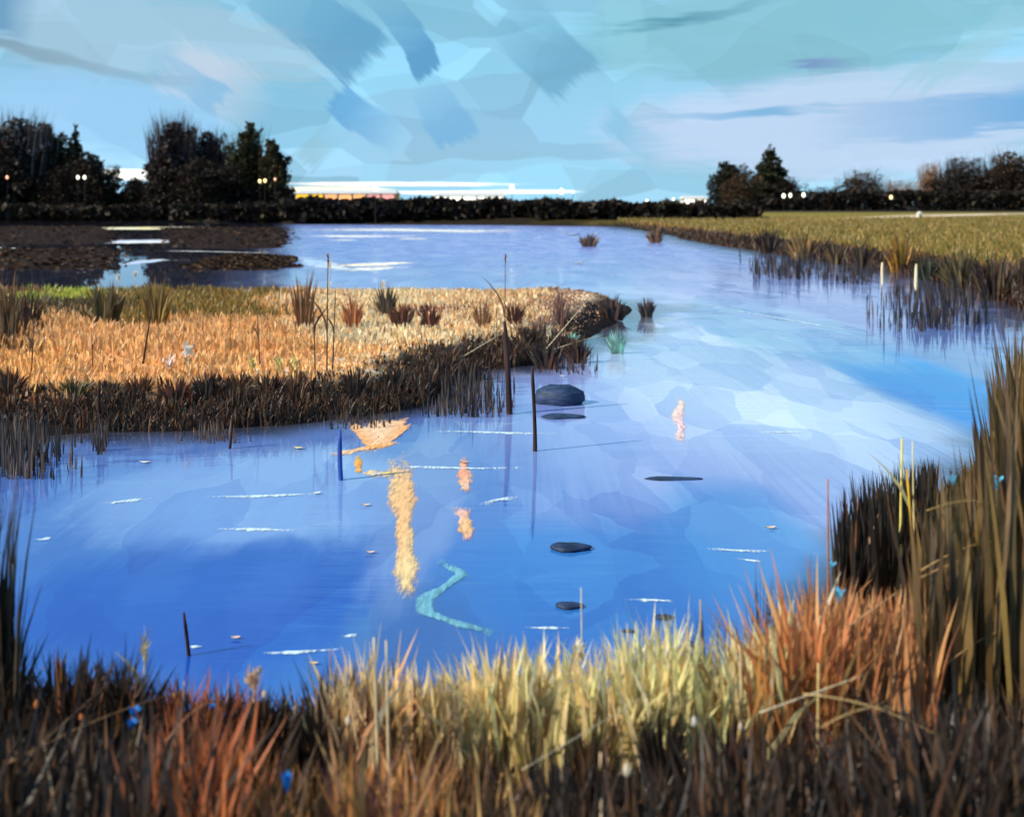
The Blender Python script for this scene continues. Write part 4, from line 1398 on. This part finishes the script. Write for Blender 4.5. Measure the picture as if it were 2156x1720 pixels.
def straw(a, b, d0, d1, r, c, bow, label, group='fallen straws'):
    """a straw leaning across, from picture point a at distance d0 to b at d1"""
    p0 = np.array([(a[0] - 1078) / F * d0, d0, zat(a[1], d0)])
    p1 = np.array([(b[0] - 1078) / F * d1, d1, zat(b[1], d1)])
    m = MB()
    r *= .65 if d0 < 8 else 1.0
    m.tube(arc(p0, p1, bow, 12) - p0, np.linspace(r, r * .4, 12), 5)
    o = m.build('straw', cmat(c), None, smooth=True)
    o.location = tuple(float(x) for x in p0)
    return tag(o, label, 'straw', group)


for a, b, d0, d1, r, c, bow, lb in (
    ((1120, 770), (1236, 634), 18.6, 19.2, .012, CR, 0, 'pale straw leaning up to the right on the island tip'),
    ((960, 760), (1060, 700), 17.9, 18.6, .012, CR, 0, 'pale straw leaning left of the thick stake'),
    ((1140, 745), (1270, 705), 18.4, 19.0, .01, CR, .02, 'flat pale straw sticking out over the water from the tip'),
    ((10, 1610), (400, 1450), 3.9, 4.5, .005, (176, 130, 84), .03, 'long thin straw crossing the dark lower left corner'),
    ((92, 1560), (230, 1436), 3.9, 4.4, .004, (150, 110, 76), 0, 'thin straw crossing behind the long one at lower left'),
    ((118, 1715), (92, 1560), 3.7, 3.8, .006, (206, 176, 140), 0, 'bent pale stem at the lower left corner'),
    ((350, 1560), (450, 1475), 4.0, 4.4, .006, (206, 140, 100), .03, 'peach curved straw beside the rust tuft'),
    ((1100, 1620), (1400, 1440), 3.9, 4.6, .005, CR, 0, 'straw rising to the right through the yellow grass'),
    ((1240, 1432), (1570, 1440), 5.0, 5.0, .005, (232, 212, 140), .03, 'nearly level straw across the yellow grass'),
    ((1600, 1500), (1820, 1420), 4.3, 4.5, .008, CR, 0, 'stout pale straw crossing the rust tuft and the thick cream stem'),
    ((1690, 1460), (2000, 1560), 4.2, 4.0, .005, (206, 176, 120), .04, 'straw drooping to the right below the rust reeds'),
    ((1730, 1530), (1930, 1500), 4.0, 4.0, .004, (196, 166, 110), .05, 'thin arched straw under the drooping one'),
    ((1940, 1200), (2170, 1140), 5.0, 5.2, .006, (196, 160, 100), .06, 'upper arched straw in the olive reeds at right'),
    ((1940, 1215), (2160, 1185), 5.0, 5.1, .005, (186, 150, 96), .06, 'lower arched straw in the olive reeds at right'),
    ((1950, 1075), (2170, 1100), 5.0, 5.1, .004, (176, 150, 90), .08, 'hair thin arched straw high in the olive reeds'),
    ((1990, 1400), (2170, 1320), 4.9, 5.0, .005, (176, 140, 96), .05, 'straw rising to the right edge in the dark reeds'),
    ((1770, 1330), (1890, 1245), 4.8, 4.9, .006, (222, 178, 130), 0, 'short peach straw on the rust reeds'),
):
    straw(a, b, d0, d1, r, c, bow, lb)


# ------------------------------------------------------------------ flowers, leaves and drift
M_BLUE = solid_mat('blue_petal', (20, 128, 208), .5, .2, 20, (1, 1, 1), .2)
M_BLUE2 = solid_mat('pale_blue_petal', (84, 176, 214), .5, .2, 20, (1, 1, 1), .2)


def flower(u, v, d, size, mat, label, tall=1.0):
    p = at(u, d)
    g = max(float(height(p[0], d)), -.2)
    t = thing('blue_flower', (p[0], d, g), label, 'flower', 'blue flowers on the near bank')
    size *= 1.5
    H = zat(v, d) - g
    m = MB()
    m.tube([(0, 0, -.04), (.01, 0, H * .5), (0, 0, H)], [.004, .0035, .003], 5)
    m.build('stem', cmat((70, 80, 44)), t)
    for k in range(5):
        a = 6.28 * k / 5 + .3
        q = []
        for s, w in ((0, .12), (.35, .42), (.75, .36), (1, .03)):
            ra = size * .55 * s
            zz = H + size * tall * (.85 * s if s < .8 else .8 * s)
            for sg in (-1, 1):
                q.append((ra * math.cos(a) - sg * w * size * math.sin(a) * .6, ra * math.sin(a) + sg * w * size * math.cos(a) * .6, zz))
        m = MB()
        m.add(q, [(0, 1, 3, 2), (2, 3, 5, 4), (4, 5, 7, 6)])
        m.build('petal', mat, t, smooth=True)
    return t


for uu, vv, d, sz, mt, lb, tl in (
    (604, 1668, 3.7, .028, M_BLUE, 'large bright blue flower in the brown grass at the bottom', 2.2),
    (284, 1512, 4.3, .034, M_BLUE, 'upper blue flower of the pair at lower left', 1.2),
    (278, 1536, 4.2, .03, M_BLUE, 'lower blue flower of the pair at lower left', 1.2),
    (446, 1494, 4.7, .018, M_BLUE, 'tiny blue flower at the top of the plum brown tuft', 1.2),
    (470, 1512, 4.7, .016, M_BLUE, 'tiny blue flower right of the other tiny one on the plum tuft', 1.2),
    (1119, 1434, 5.0, .026, M_BLUE, 'blue flower at the top of the yellow grass', 1.2),
    (1146, 1468, 4.9, .026, M_BLUE, 'blue flower in the yellow grass under the uppermost one', 1.2),
    (1163, 1448, 4.95, .018, M_BLUE, 'tiny blue flower beside the two in the yellow grass', 1.2),
    (1465, 1386, 5.1, .024, M_BLUE, 'blue flower under the dark streaked tuft', 1.4),
    (1576, 1384, 5.1, .03, M_BLUE, 'blue flower beside the narrow rust tuft', 1.3),
    (2100, 1030, 5.3, .045, M_BLUE2, 'large sky blue flower high in the olive reeds', 1.3),
    (2008, 1022, 5.5, .028, M_BLUE2, 'narrow sky blue flower left of the large one in the reeds', 1.8),
    (1768, 1275, 5.0, .04, M_BLUE2, 'pale blue flower at the top of the rust reeds', 1.8),
    (1752, 1200, 5.3, .03, M_BLUE2, 'pale blue flower above the other on the dark reeds', 1.2),
):
    flower(uu, vv, d, sz, mt, lb, tl)


def dry_leaf(u, v, size, c, label, d=None, on=None):
    """a curled leaf; floats on the water, or with d given hangs on a stem at that distance"""
    if d is None:
        p = P(u, v)
        p[2] = .012
    else:
        p = np.array([(u - 1078) / F * d, d, zat(v, d)])
    q, fs = [], []
    yaw = rng.uniform(-.5, .5)
    for i, (s, w) in enumerate(((-1, .05), (-.5, .5), (.1, .62), (.6, .4), (1, .04))):
        for sg in (-1, 0, 1):
            lx, lw = s * size, sg * w * size * .8
            lift = .16 * size * (abs(sg) + s * s)
            if d is None:
                q.append((lx * math.cos(yaw) - lw * math.sin(yaw), lx * math.sin(yaw) + lw * math.cos(yaw), lift))
            else:
                q.append((lw, lift, lx))
        if i:
            for j in range(2):
                a0 = (i - 1) * 3 + j
                fs.append((a0, a0 + 1, a0 + 4, a0 + 3))
    rt = None
    if d is not None:
        t = thing('withered_leaf', (p[0], p[1], max(float(height(p[0], p[1])), 0)), label, 'leaf', 'withered leaves')
        zz = p[2] - t.location.z
        o = mesh_obj('leaf', [(a, b, c_ + zz) for a, b, c_ in q], fs, cmat(c), t, None, True)
        m = MB()
        m.tube([(0, .01, -.05), (.01, .01, zz * .6), (0, .004, zz - size * .8)], [.005, .004, .003], 5)
        m.build('stem', cmat((110, 76, 50)), t)
        return t
    o = mesh_obj('floating_leaf_or_glint', q, fs, cmat(c), None, None, True)
    o.location = tuple(float(x) for x in p)
    return tag(o, label, 'leaf', 'floating leaves')


PE = (246, 206, 166)
for uu, vv, sz, c, lb in (
    (496, 1346, .035, PE, 'peach leaf floating in the dark blue water'),
    (770, 1066, .045, PE, 'peach leaf floating left of the long golden streak'),
    (780, 1166, .04, PE, 'peach leaf floating lower left of the long golden streak'),
    (628, 946, .06, (250, 226, 150), 'pale yellow leaf floating below the dark bank'),
    (304, 976, .06, WH, 'white leaf floating on the left, below the bank'),
    (1622, 1114, .05, PE, 'peach leaf floating on the right blue water'),
    (978, 976, .05, (246, 180, 140), 'orange leaf floating right of the golden streak'),
    (1184, 794, .06, WH, 'white leaf floating at the largest slate stone'),
    (660, 1400, .03, (240, 200, 110), 'yellow leaf floating at the black tuft'),
    (666, 1041, .05, WH, 'white leaf at the end of the thin long foam streak'),
    (1206, 496, .7, WH, 'large white painted reflection of the lone far lamp'),  # far lamp's reflection painted as white pieces on the water
    (1216, 556, .3, WH, 'smaller white painted lamp reflection in the lavender water'),
    (1258, 494, .4, WH, 'white float at the far brown tuft'),
):
    dry_leaf(uu, vv, sz, c, lb)
for uu, vv, d, sz, c, lb in (
    (76, 1484, 4.3, .024, (206, 124, 62), 'orange leaf before the dark tufts at lower left'),
    (170, 1510, 4.3, .018, (206, 120, 66), 'small orange leaf right of the other at lower left'),
    (365, 1466, 4.75, .022, (226, 170, 112), 'tan curled leaf on the rust orange tuft'),
    (732, 1518, 4.2, .022, (250, 216, 190), 'pinkish white leaf on the cream streaked tuft'),
    (556, 1462, 4.7, .022, (246, 206, 160), 'peach leaf above the black tuft'),
    (1462, 1520, 4.1, .024, (240, 220, 204), 'white leaf on the large black tuft'),
    (1560, 1530, 4.1, .018, (244, 208, 186), 'pale pink leaf on the wine dark tuft'),
    (1320, 1622, 3.7, .03, (244, 214, 180), 'peach white leaf lying low at the bottom'),
    (1050, 1392, 5.05, .024, (234, 200, 170), 'pink beige leaf at the top of the yellow grass'),
):
    dry_leaf(uu, vv, sz, c, lb, d)


# ------------------------------------------------------------------ films on the water: foam, weed, and painted glare and reflections, ragged and thin
def film_mat(name, scale):
    m, t, out = new_mat(name)
    a = t.n('ShaderNodeAttribute', attribute_name='col')
    g = t.n('ShaderNodeNewGeometry')
    n1 = t.noise(t.mapping(g.outputs['Position'], scale=(1, .35, 1)), scale, 4.0, .65)
    n2 = t.noise(t.mapping(g.outputs['Position'], scale=(1, .2, 1)), scale * 2.6, 2.0, .6)
    al = t.math('ADD', a.outputs['Alpha'], t.math('MULTIPLY', t.math('SUBTRACT', t.math('MULTIPLY_ADD', n2.outputs[0], .6, n1.outputs[0]), .8), 1.5))
    f = t.rng_(al, .1, 1.0, 0.0, .95)
    k = t.rng_(n2.outputs[0], .3, .7, .8, 1.1)
    c = t.mix(1.0, a.outputs[0], t.n('ShaderNodeCombineColor', ins={0: k, 1: k, 2: k}).outputs[0], 'MULTIPLY')
    d = t.n('ShaderNodeBsdfDiffuse')
    t.put(d.inputs[0], c)
    tr = t.n('ShaderNodeBsdfTransparent')
    mx = t.n('ShaderNodeMixShader')
    t.put(mx.inputs[0], f)
    t.t.links.new(tr.outputs[0], mx.inputs[1])
    t.t.links.new(d.outputs[0], mx.inputs[2])
    t.t.links.new(mx.outputs[0], out.inputs[0])
    return m


M_FILM = film_mat('foam_glare_film', 11.0)
M_FILMF = film_mat('foam_glare_film_coarse', 1.2)


def film(pts, w, c, label, name='foam_glare_streak', cat='foam', group='foam streaks on the lake', z=.008, mat=None, dens=1.0, c2=None, ends=5.0):
    """a thin ragged film along picture points; w is its half width in metres (one value or one for each point)"""
    Q = np.array([P(u, v) for u, v in pts])
    m = max(18, 8 * len(Q))
    tt = np.linspace(0, len(Q) - 1, m)
    ax = np.arange(len(Q))
    C = np.stack([np.interp(tt, ax, Q[:, i]) for i in range(3)], 1)
    for _ in range(3):
        C[1:-1] = (C[:-2] + 2 * C[1:-1] + C[2:]) / 4
    ww = np.interp(tt, ax, np.broadcast_to(np.asarray(w, dtype=float), (len(Q),)))
    o0 = C.mean(0)
    tan = np.gradient(C, axis=0)
    tan /= np.linalg.norm(tan, axis=1)[:, None] + 1e-9
    nrm = np.stack([-tan[:, 1], tan[:, 0], np.zeros(m)], 1)
    k = rng.uniform(0, 9)
    V, fs, A = [], [], []
    ca, cb = lin(c), lin(c2 or c)
    for i in range(m):
        s = i / (m - 1)
        e = min(1.0, ends * s, ends * (1 - s))
        w_ = ww[i] * (1 + .25 * math.sin(11 * s + k) + .12 * math.sin(29 * s + k))
        for j in range(7):
            b = -1 + j / 3.0
            q = C[i] - o0 + nrm[i] * b * w_
            V.append((q[0], q[1], z * (1 - .8 * b * b)))
            f = .5 + .5 * math.sin(7 * s + k + b)
            A.append(tuple(ca * (1 - f) + cb * f) + (dens * e * (1 - abs(b) ** 2.5),))
        if i:
            for j in range(6):
                a0 = (i - 1) * 7 + j
                fs.append((a0, a0 + 1, a0 + 8, a0 + 7))
    o = mesh_obj(name, V, fs, mat or (M_FILM if C[:, 1].mean() < 30 else M_FILMF), None, np.array(A), True)
    o.location = (float(o0[0]), float(o0[1]), 0)
    return tag(o, label, cat, group)


FW, FC = (214, 238, 244), (252, 250, 240)
for pts, w, lb in (
    (((905, 909), (980, 909), (1100, 913), (1210, 914)), .05, 'long pale foam streak crossing behind the two dark stakes'),
    (((770, 982), (900, 984), (1010, 987), (1120, 984)), .045, 'foam streak ending at the thin dark stake'),
    (((208, 1062), (260, 1056), (320, 1050)), .05, 'bright foam streak low on the left blue water'),
    (((398, 1046), (520, 1046), (620, 1042), (676, 1040)), .04, 'thin long foam streak left of the golden streak'),
    (((440, 1114), (540, 1115), (640, 1118)), .035, 'foam streak below the thin long one'),
    (((1010, 1066), (1040, 1054), (1104, 1046)), .05, 'hooked foam streak left of the thin dark stake foot'),
    (((1585, 911), (1660, 910), (1700, 911)), .035, 'short foam streak on the lavender water'),
    (((70, 1140), (110, 1132)), .04, 'small foam dab near the left edge'),
    (((540, 1376), (620, 1374), (740, 1366)), .022, 'foam streak in the darkest blue before the near bank'),
    (((392, 1362), (430, 1362)), .018, 'little foam dab beside the short brown stick'),
    (((716, 1342), (756, 1336)), .025, 'slanted foam dab above the cream grass'),
    (((1305, 1263), (1380, 1264), (1425, 1267)), .022, 'foam streak right of the smaller slate stone'),
    (((1465, 1154), (1560, 1160), (1640, 1162)), .03, 'pale foam streak on the right blue water'),
    (((1545, 1176), (1610, 1184)), .022, 'short foam streak under the pale one'),
    (((1100, 1322), (1200, 1323)), .02, 'faint foam streak before the yellow grass'),
    (((606, 482), (800, 484), (1000, 487), (1120, 488)), 6.0, 'long white painted glare line along the foot of the far hedge'),  # glare of the bright horizon painted as white film
    (((680, 506), (760, 505)), 1.4, 'pale painted glare patch just in front of the white glare line'),
    (((820, 504), (910, 502)), 1.6, 'second pale painted glare patch in front of the white glare line'),
    (((1120, 499), (1150, 500)), .5, 'small white painted glare dab at the right end of the glare line'),
    (((-20, 521), (50, 524)), .3, 'pale foam streak on the dark water at the left edge'),
    (((300, 528), (450, 530), (600, 534)), .28, 'long foam streak on dark water behind the island'),
    (((250, 549), (400, 548)), .22, 'foam streak close behind the island grass'),
    (((690, 572), (780, 566), (870, 560)), .9, 'cream painted glare streak behind the island'),
    (((1470, 640), (1650, 672), (1900, 716)), .05, 'thin slanting foam line across the bay'),
):
    film(pts, w * 1.25, FW if w < .2 else FC, lb, dens=.95, ends=2.6)
for pts, w, c, c2, lb in (  # glare and tree-gap glints on the far water, painted as films
    (((256, 478), (290, 482), (326, 479)), 9.0, (255, 232, 130), (255, 246, 214), 'bright yellow white painted glint patch in the gap under the left trees'),
    (((262, 505), (292, 510), (330, 507)), 4.0, FC, (206, 216, 246), 'white painted glint patch below the yellow white one in the tree gap water'),
    (((640, 496), (760, 498), (900, 497)), 3.0, FC, (230, 230, 246), 'broad white painted glare patch below the white glare line'),
    (((700, 562), (800, 556), (872, 552)), 1.2, (255, 240, 206), FC, 'cream painted glare patch on the lavender water behind the island'),
    (((640, 540), (680, 560), (760, 570)), .9, (176, 208, 236), (220, 232, 246), 'curved pale blue film patch behind the island'),
    (((255, 560), (300, 552), (350, 545)), .7, (190, 214, 240), (226, 232, 248), 'pale blue painted glint patch in the gap just behind the island'),
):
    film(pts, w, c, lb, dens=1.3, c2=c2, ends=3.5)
REFL = 'painted peach and golden reflections below the island bank'
for pts, w, c, c2, lb in (  # warm light reflections painted on the water as thin coloured films
    (((748, 918), (800, 914), (846, 916)), .85, (255, 214, 172), (252, 190, 132), 'peach orange painted reflection patch below the dark bank, largest of its kind'),
    (((690, 962), (770, 944), (844, 930)), .12, (252, 184, 116), (250, 212, 170), 'slanting orange painted reflection streak across the foot of the peach patch'),
    (((752, 958), (756, 1000)), .05, (250, 200, 90), (250, 170, 90), 'short golden painted reflection streak left of the long one'),
    (((838, 950), (846, 1040), (852, 1130), (856, 1200), (858, 1272)), (.17, .14, .12, .10, .08), (250, 218, 158), (250, 198, 140), 'long golden painted reflection streak running toward the viewer'),
    (((770, 992), (800, 1000), (830, 996)), .14, (220, 206, 196), (248, 214, 130), 'pale yellow painted reflection patch left of the long golden streak'),
    (((976, 960), (978, 1010), (982, 1040)), (.05, .09, .06), (252, 176, 140), (250, 206, 170), 'pink orange painted reflection streak, upper one right of the long golden streak'),
    (((972, 1066), (980, 1100), (986, 1145)), (.09, .08, .05), (252, 200, 140), (244, 196, 180), 'pink orange painted reflection streak, lower one right of the long golden streak'),
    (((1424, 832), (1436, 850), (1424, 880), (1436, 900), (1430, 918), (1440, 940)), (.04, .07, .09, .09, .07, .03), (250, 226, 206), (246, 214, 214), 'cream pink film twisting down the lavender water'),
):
    film(pts, w, c, lb, 'reflection_film', 'pollen film', REFL, dens=1.7 if 'largest' in lb else 1.0, c2=c2, ends=9.0 if 'largest' in lb else 5.0)
film(((910, 1176), (976, 1208), (930, 1240), (890, 1262), (900, 1290), (960, 1312), (1050, 1338)), .07, (122, 186, 204),
     'pale teal water weed strand floating in a zigzag', 'weed_strand', 'water weed', None, dens=1.0, ends=8.0)


# ------------------------------------------------------------------ reeds added in place of dark reflections on the water
def refl_reeds(u0, u1, v0, v1, hgt, n, table, w, label):
    n = int(n * 1.6)
    u = np.clip(rng.normal((u0 + u1) / 2, (u1 - u0) * .3, n), u0 - (u1 - u0) * .3, u1 + (u1 - u0) * .3)
    v = rng.uniform(v0, v1, n)
    pts = np.stack([P(a, b) for a, b in zip(u, v)])
    o0 = P((u0 + u1) / 2, (v0 + v1) / 2)
    h = hgt * rng.uniform(.25, 1.1, n) * (1 + .3 * np.sin(u * .21))
    w *= .75
    rt = pts - o0
    rt[:, 2] = -.1
    c = mixcol(n, table)
    V, Fc, C = blades_arrays(rt, h + .1, rng.uniform(.6, 1.4, n) * w, np.abs(rng.normal(.06, .06, n)), rng.uniform(0, 6.28, n), rng.uniform(-.5, .5, n), jit(c, n, .2), None, levels=4)
    o = mesh_obj('reflection_reeds', V, Fc, M_REED, None, C)
    o.location = (float(o0[0]), float(o0[1]), 0)
    return tag(o, label, 'reeds', 'reeds added in place of dark reflections')


SH = [(3, (50, 42, 38)), (2, (74, 60, 54)), (1, (104, 88, 84))]
refl_reeds(-60, 118, 925, 1010, .42, 260, SH, .03, 'dark reeds added in place of the reflection at the left end of the bank')
refl_reeds(195, 225, 920, 960, .34, 36, SH, .025, 'narrow dark reed bunch added in place of a reflection left of the foam streaks')
refl_reeds(400, 500, 905, 935, .22, 60, [(2, (90, 70, 62)), (1, (130, 104, 92))], .022, 'sparse brown reeds added in place of the reflection before the middle of the bank')
refl_reeds(700, 800, 880, 905, .2, 70, SH, .022, 'dark reeds added in place of the reflection just behind the peach patch')
refl_reeds(890, 1050, 795, 880, .34, 300, SH, .032, 'dense dark reeds added in place of the reflection left of the thick stake')
refl_reeds(1150, 1250, 752, 790, .22, 90, [(2, (96, 66, 50)), (1, (60, 46, 42))], .025, 'brown reeds added in place of the reflection off the island tip')
refl_reeds(1596, 1720, 552, 590, .75, 170, SH, .07, 'grey brown reeds added in place of the bay reflection under the pointed tree')
refl_reeds(1730, 1850, 566, 600, .55, 120, SH, .06, 'grey reeds added in place of the bay reflection left of the cream posts')
refl_reeds(1880, 2060, 610, 700, .7, 300, SH, .05, 'broad dark reed bed added in place of the reflection before the right shore')
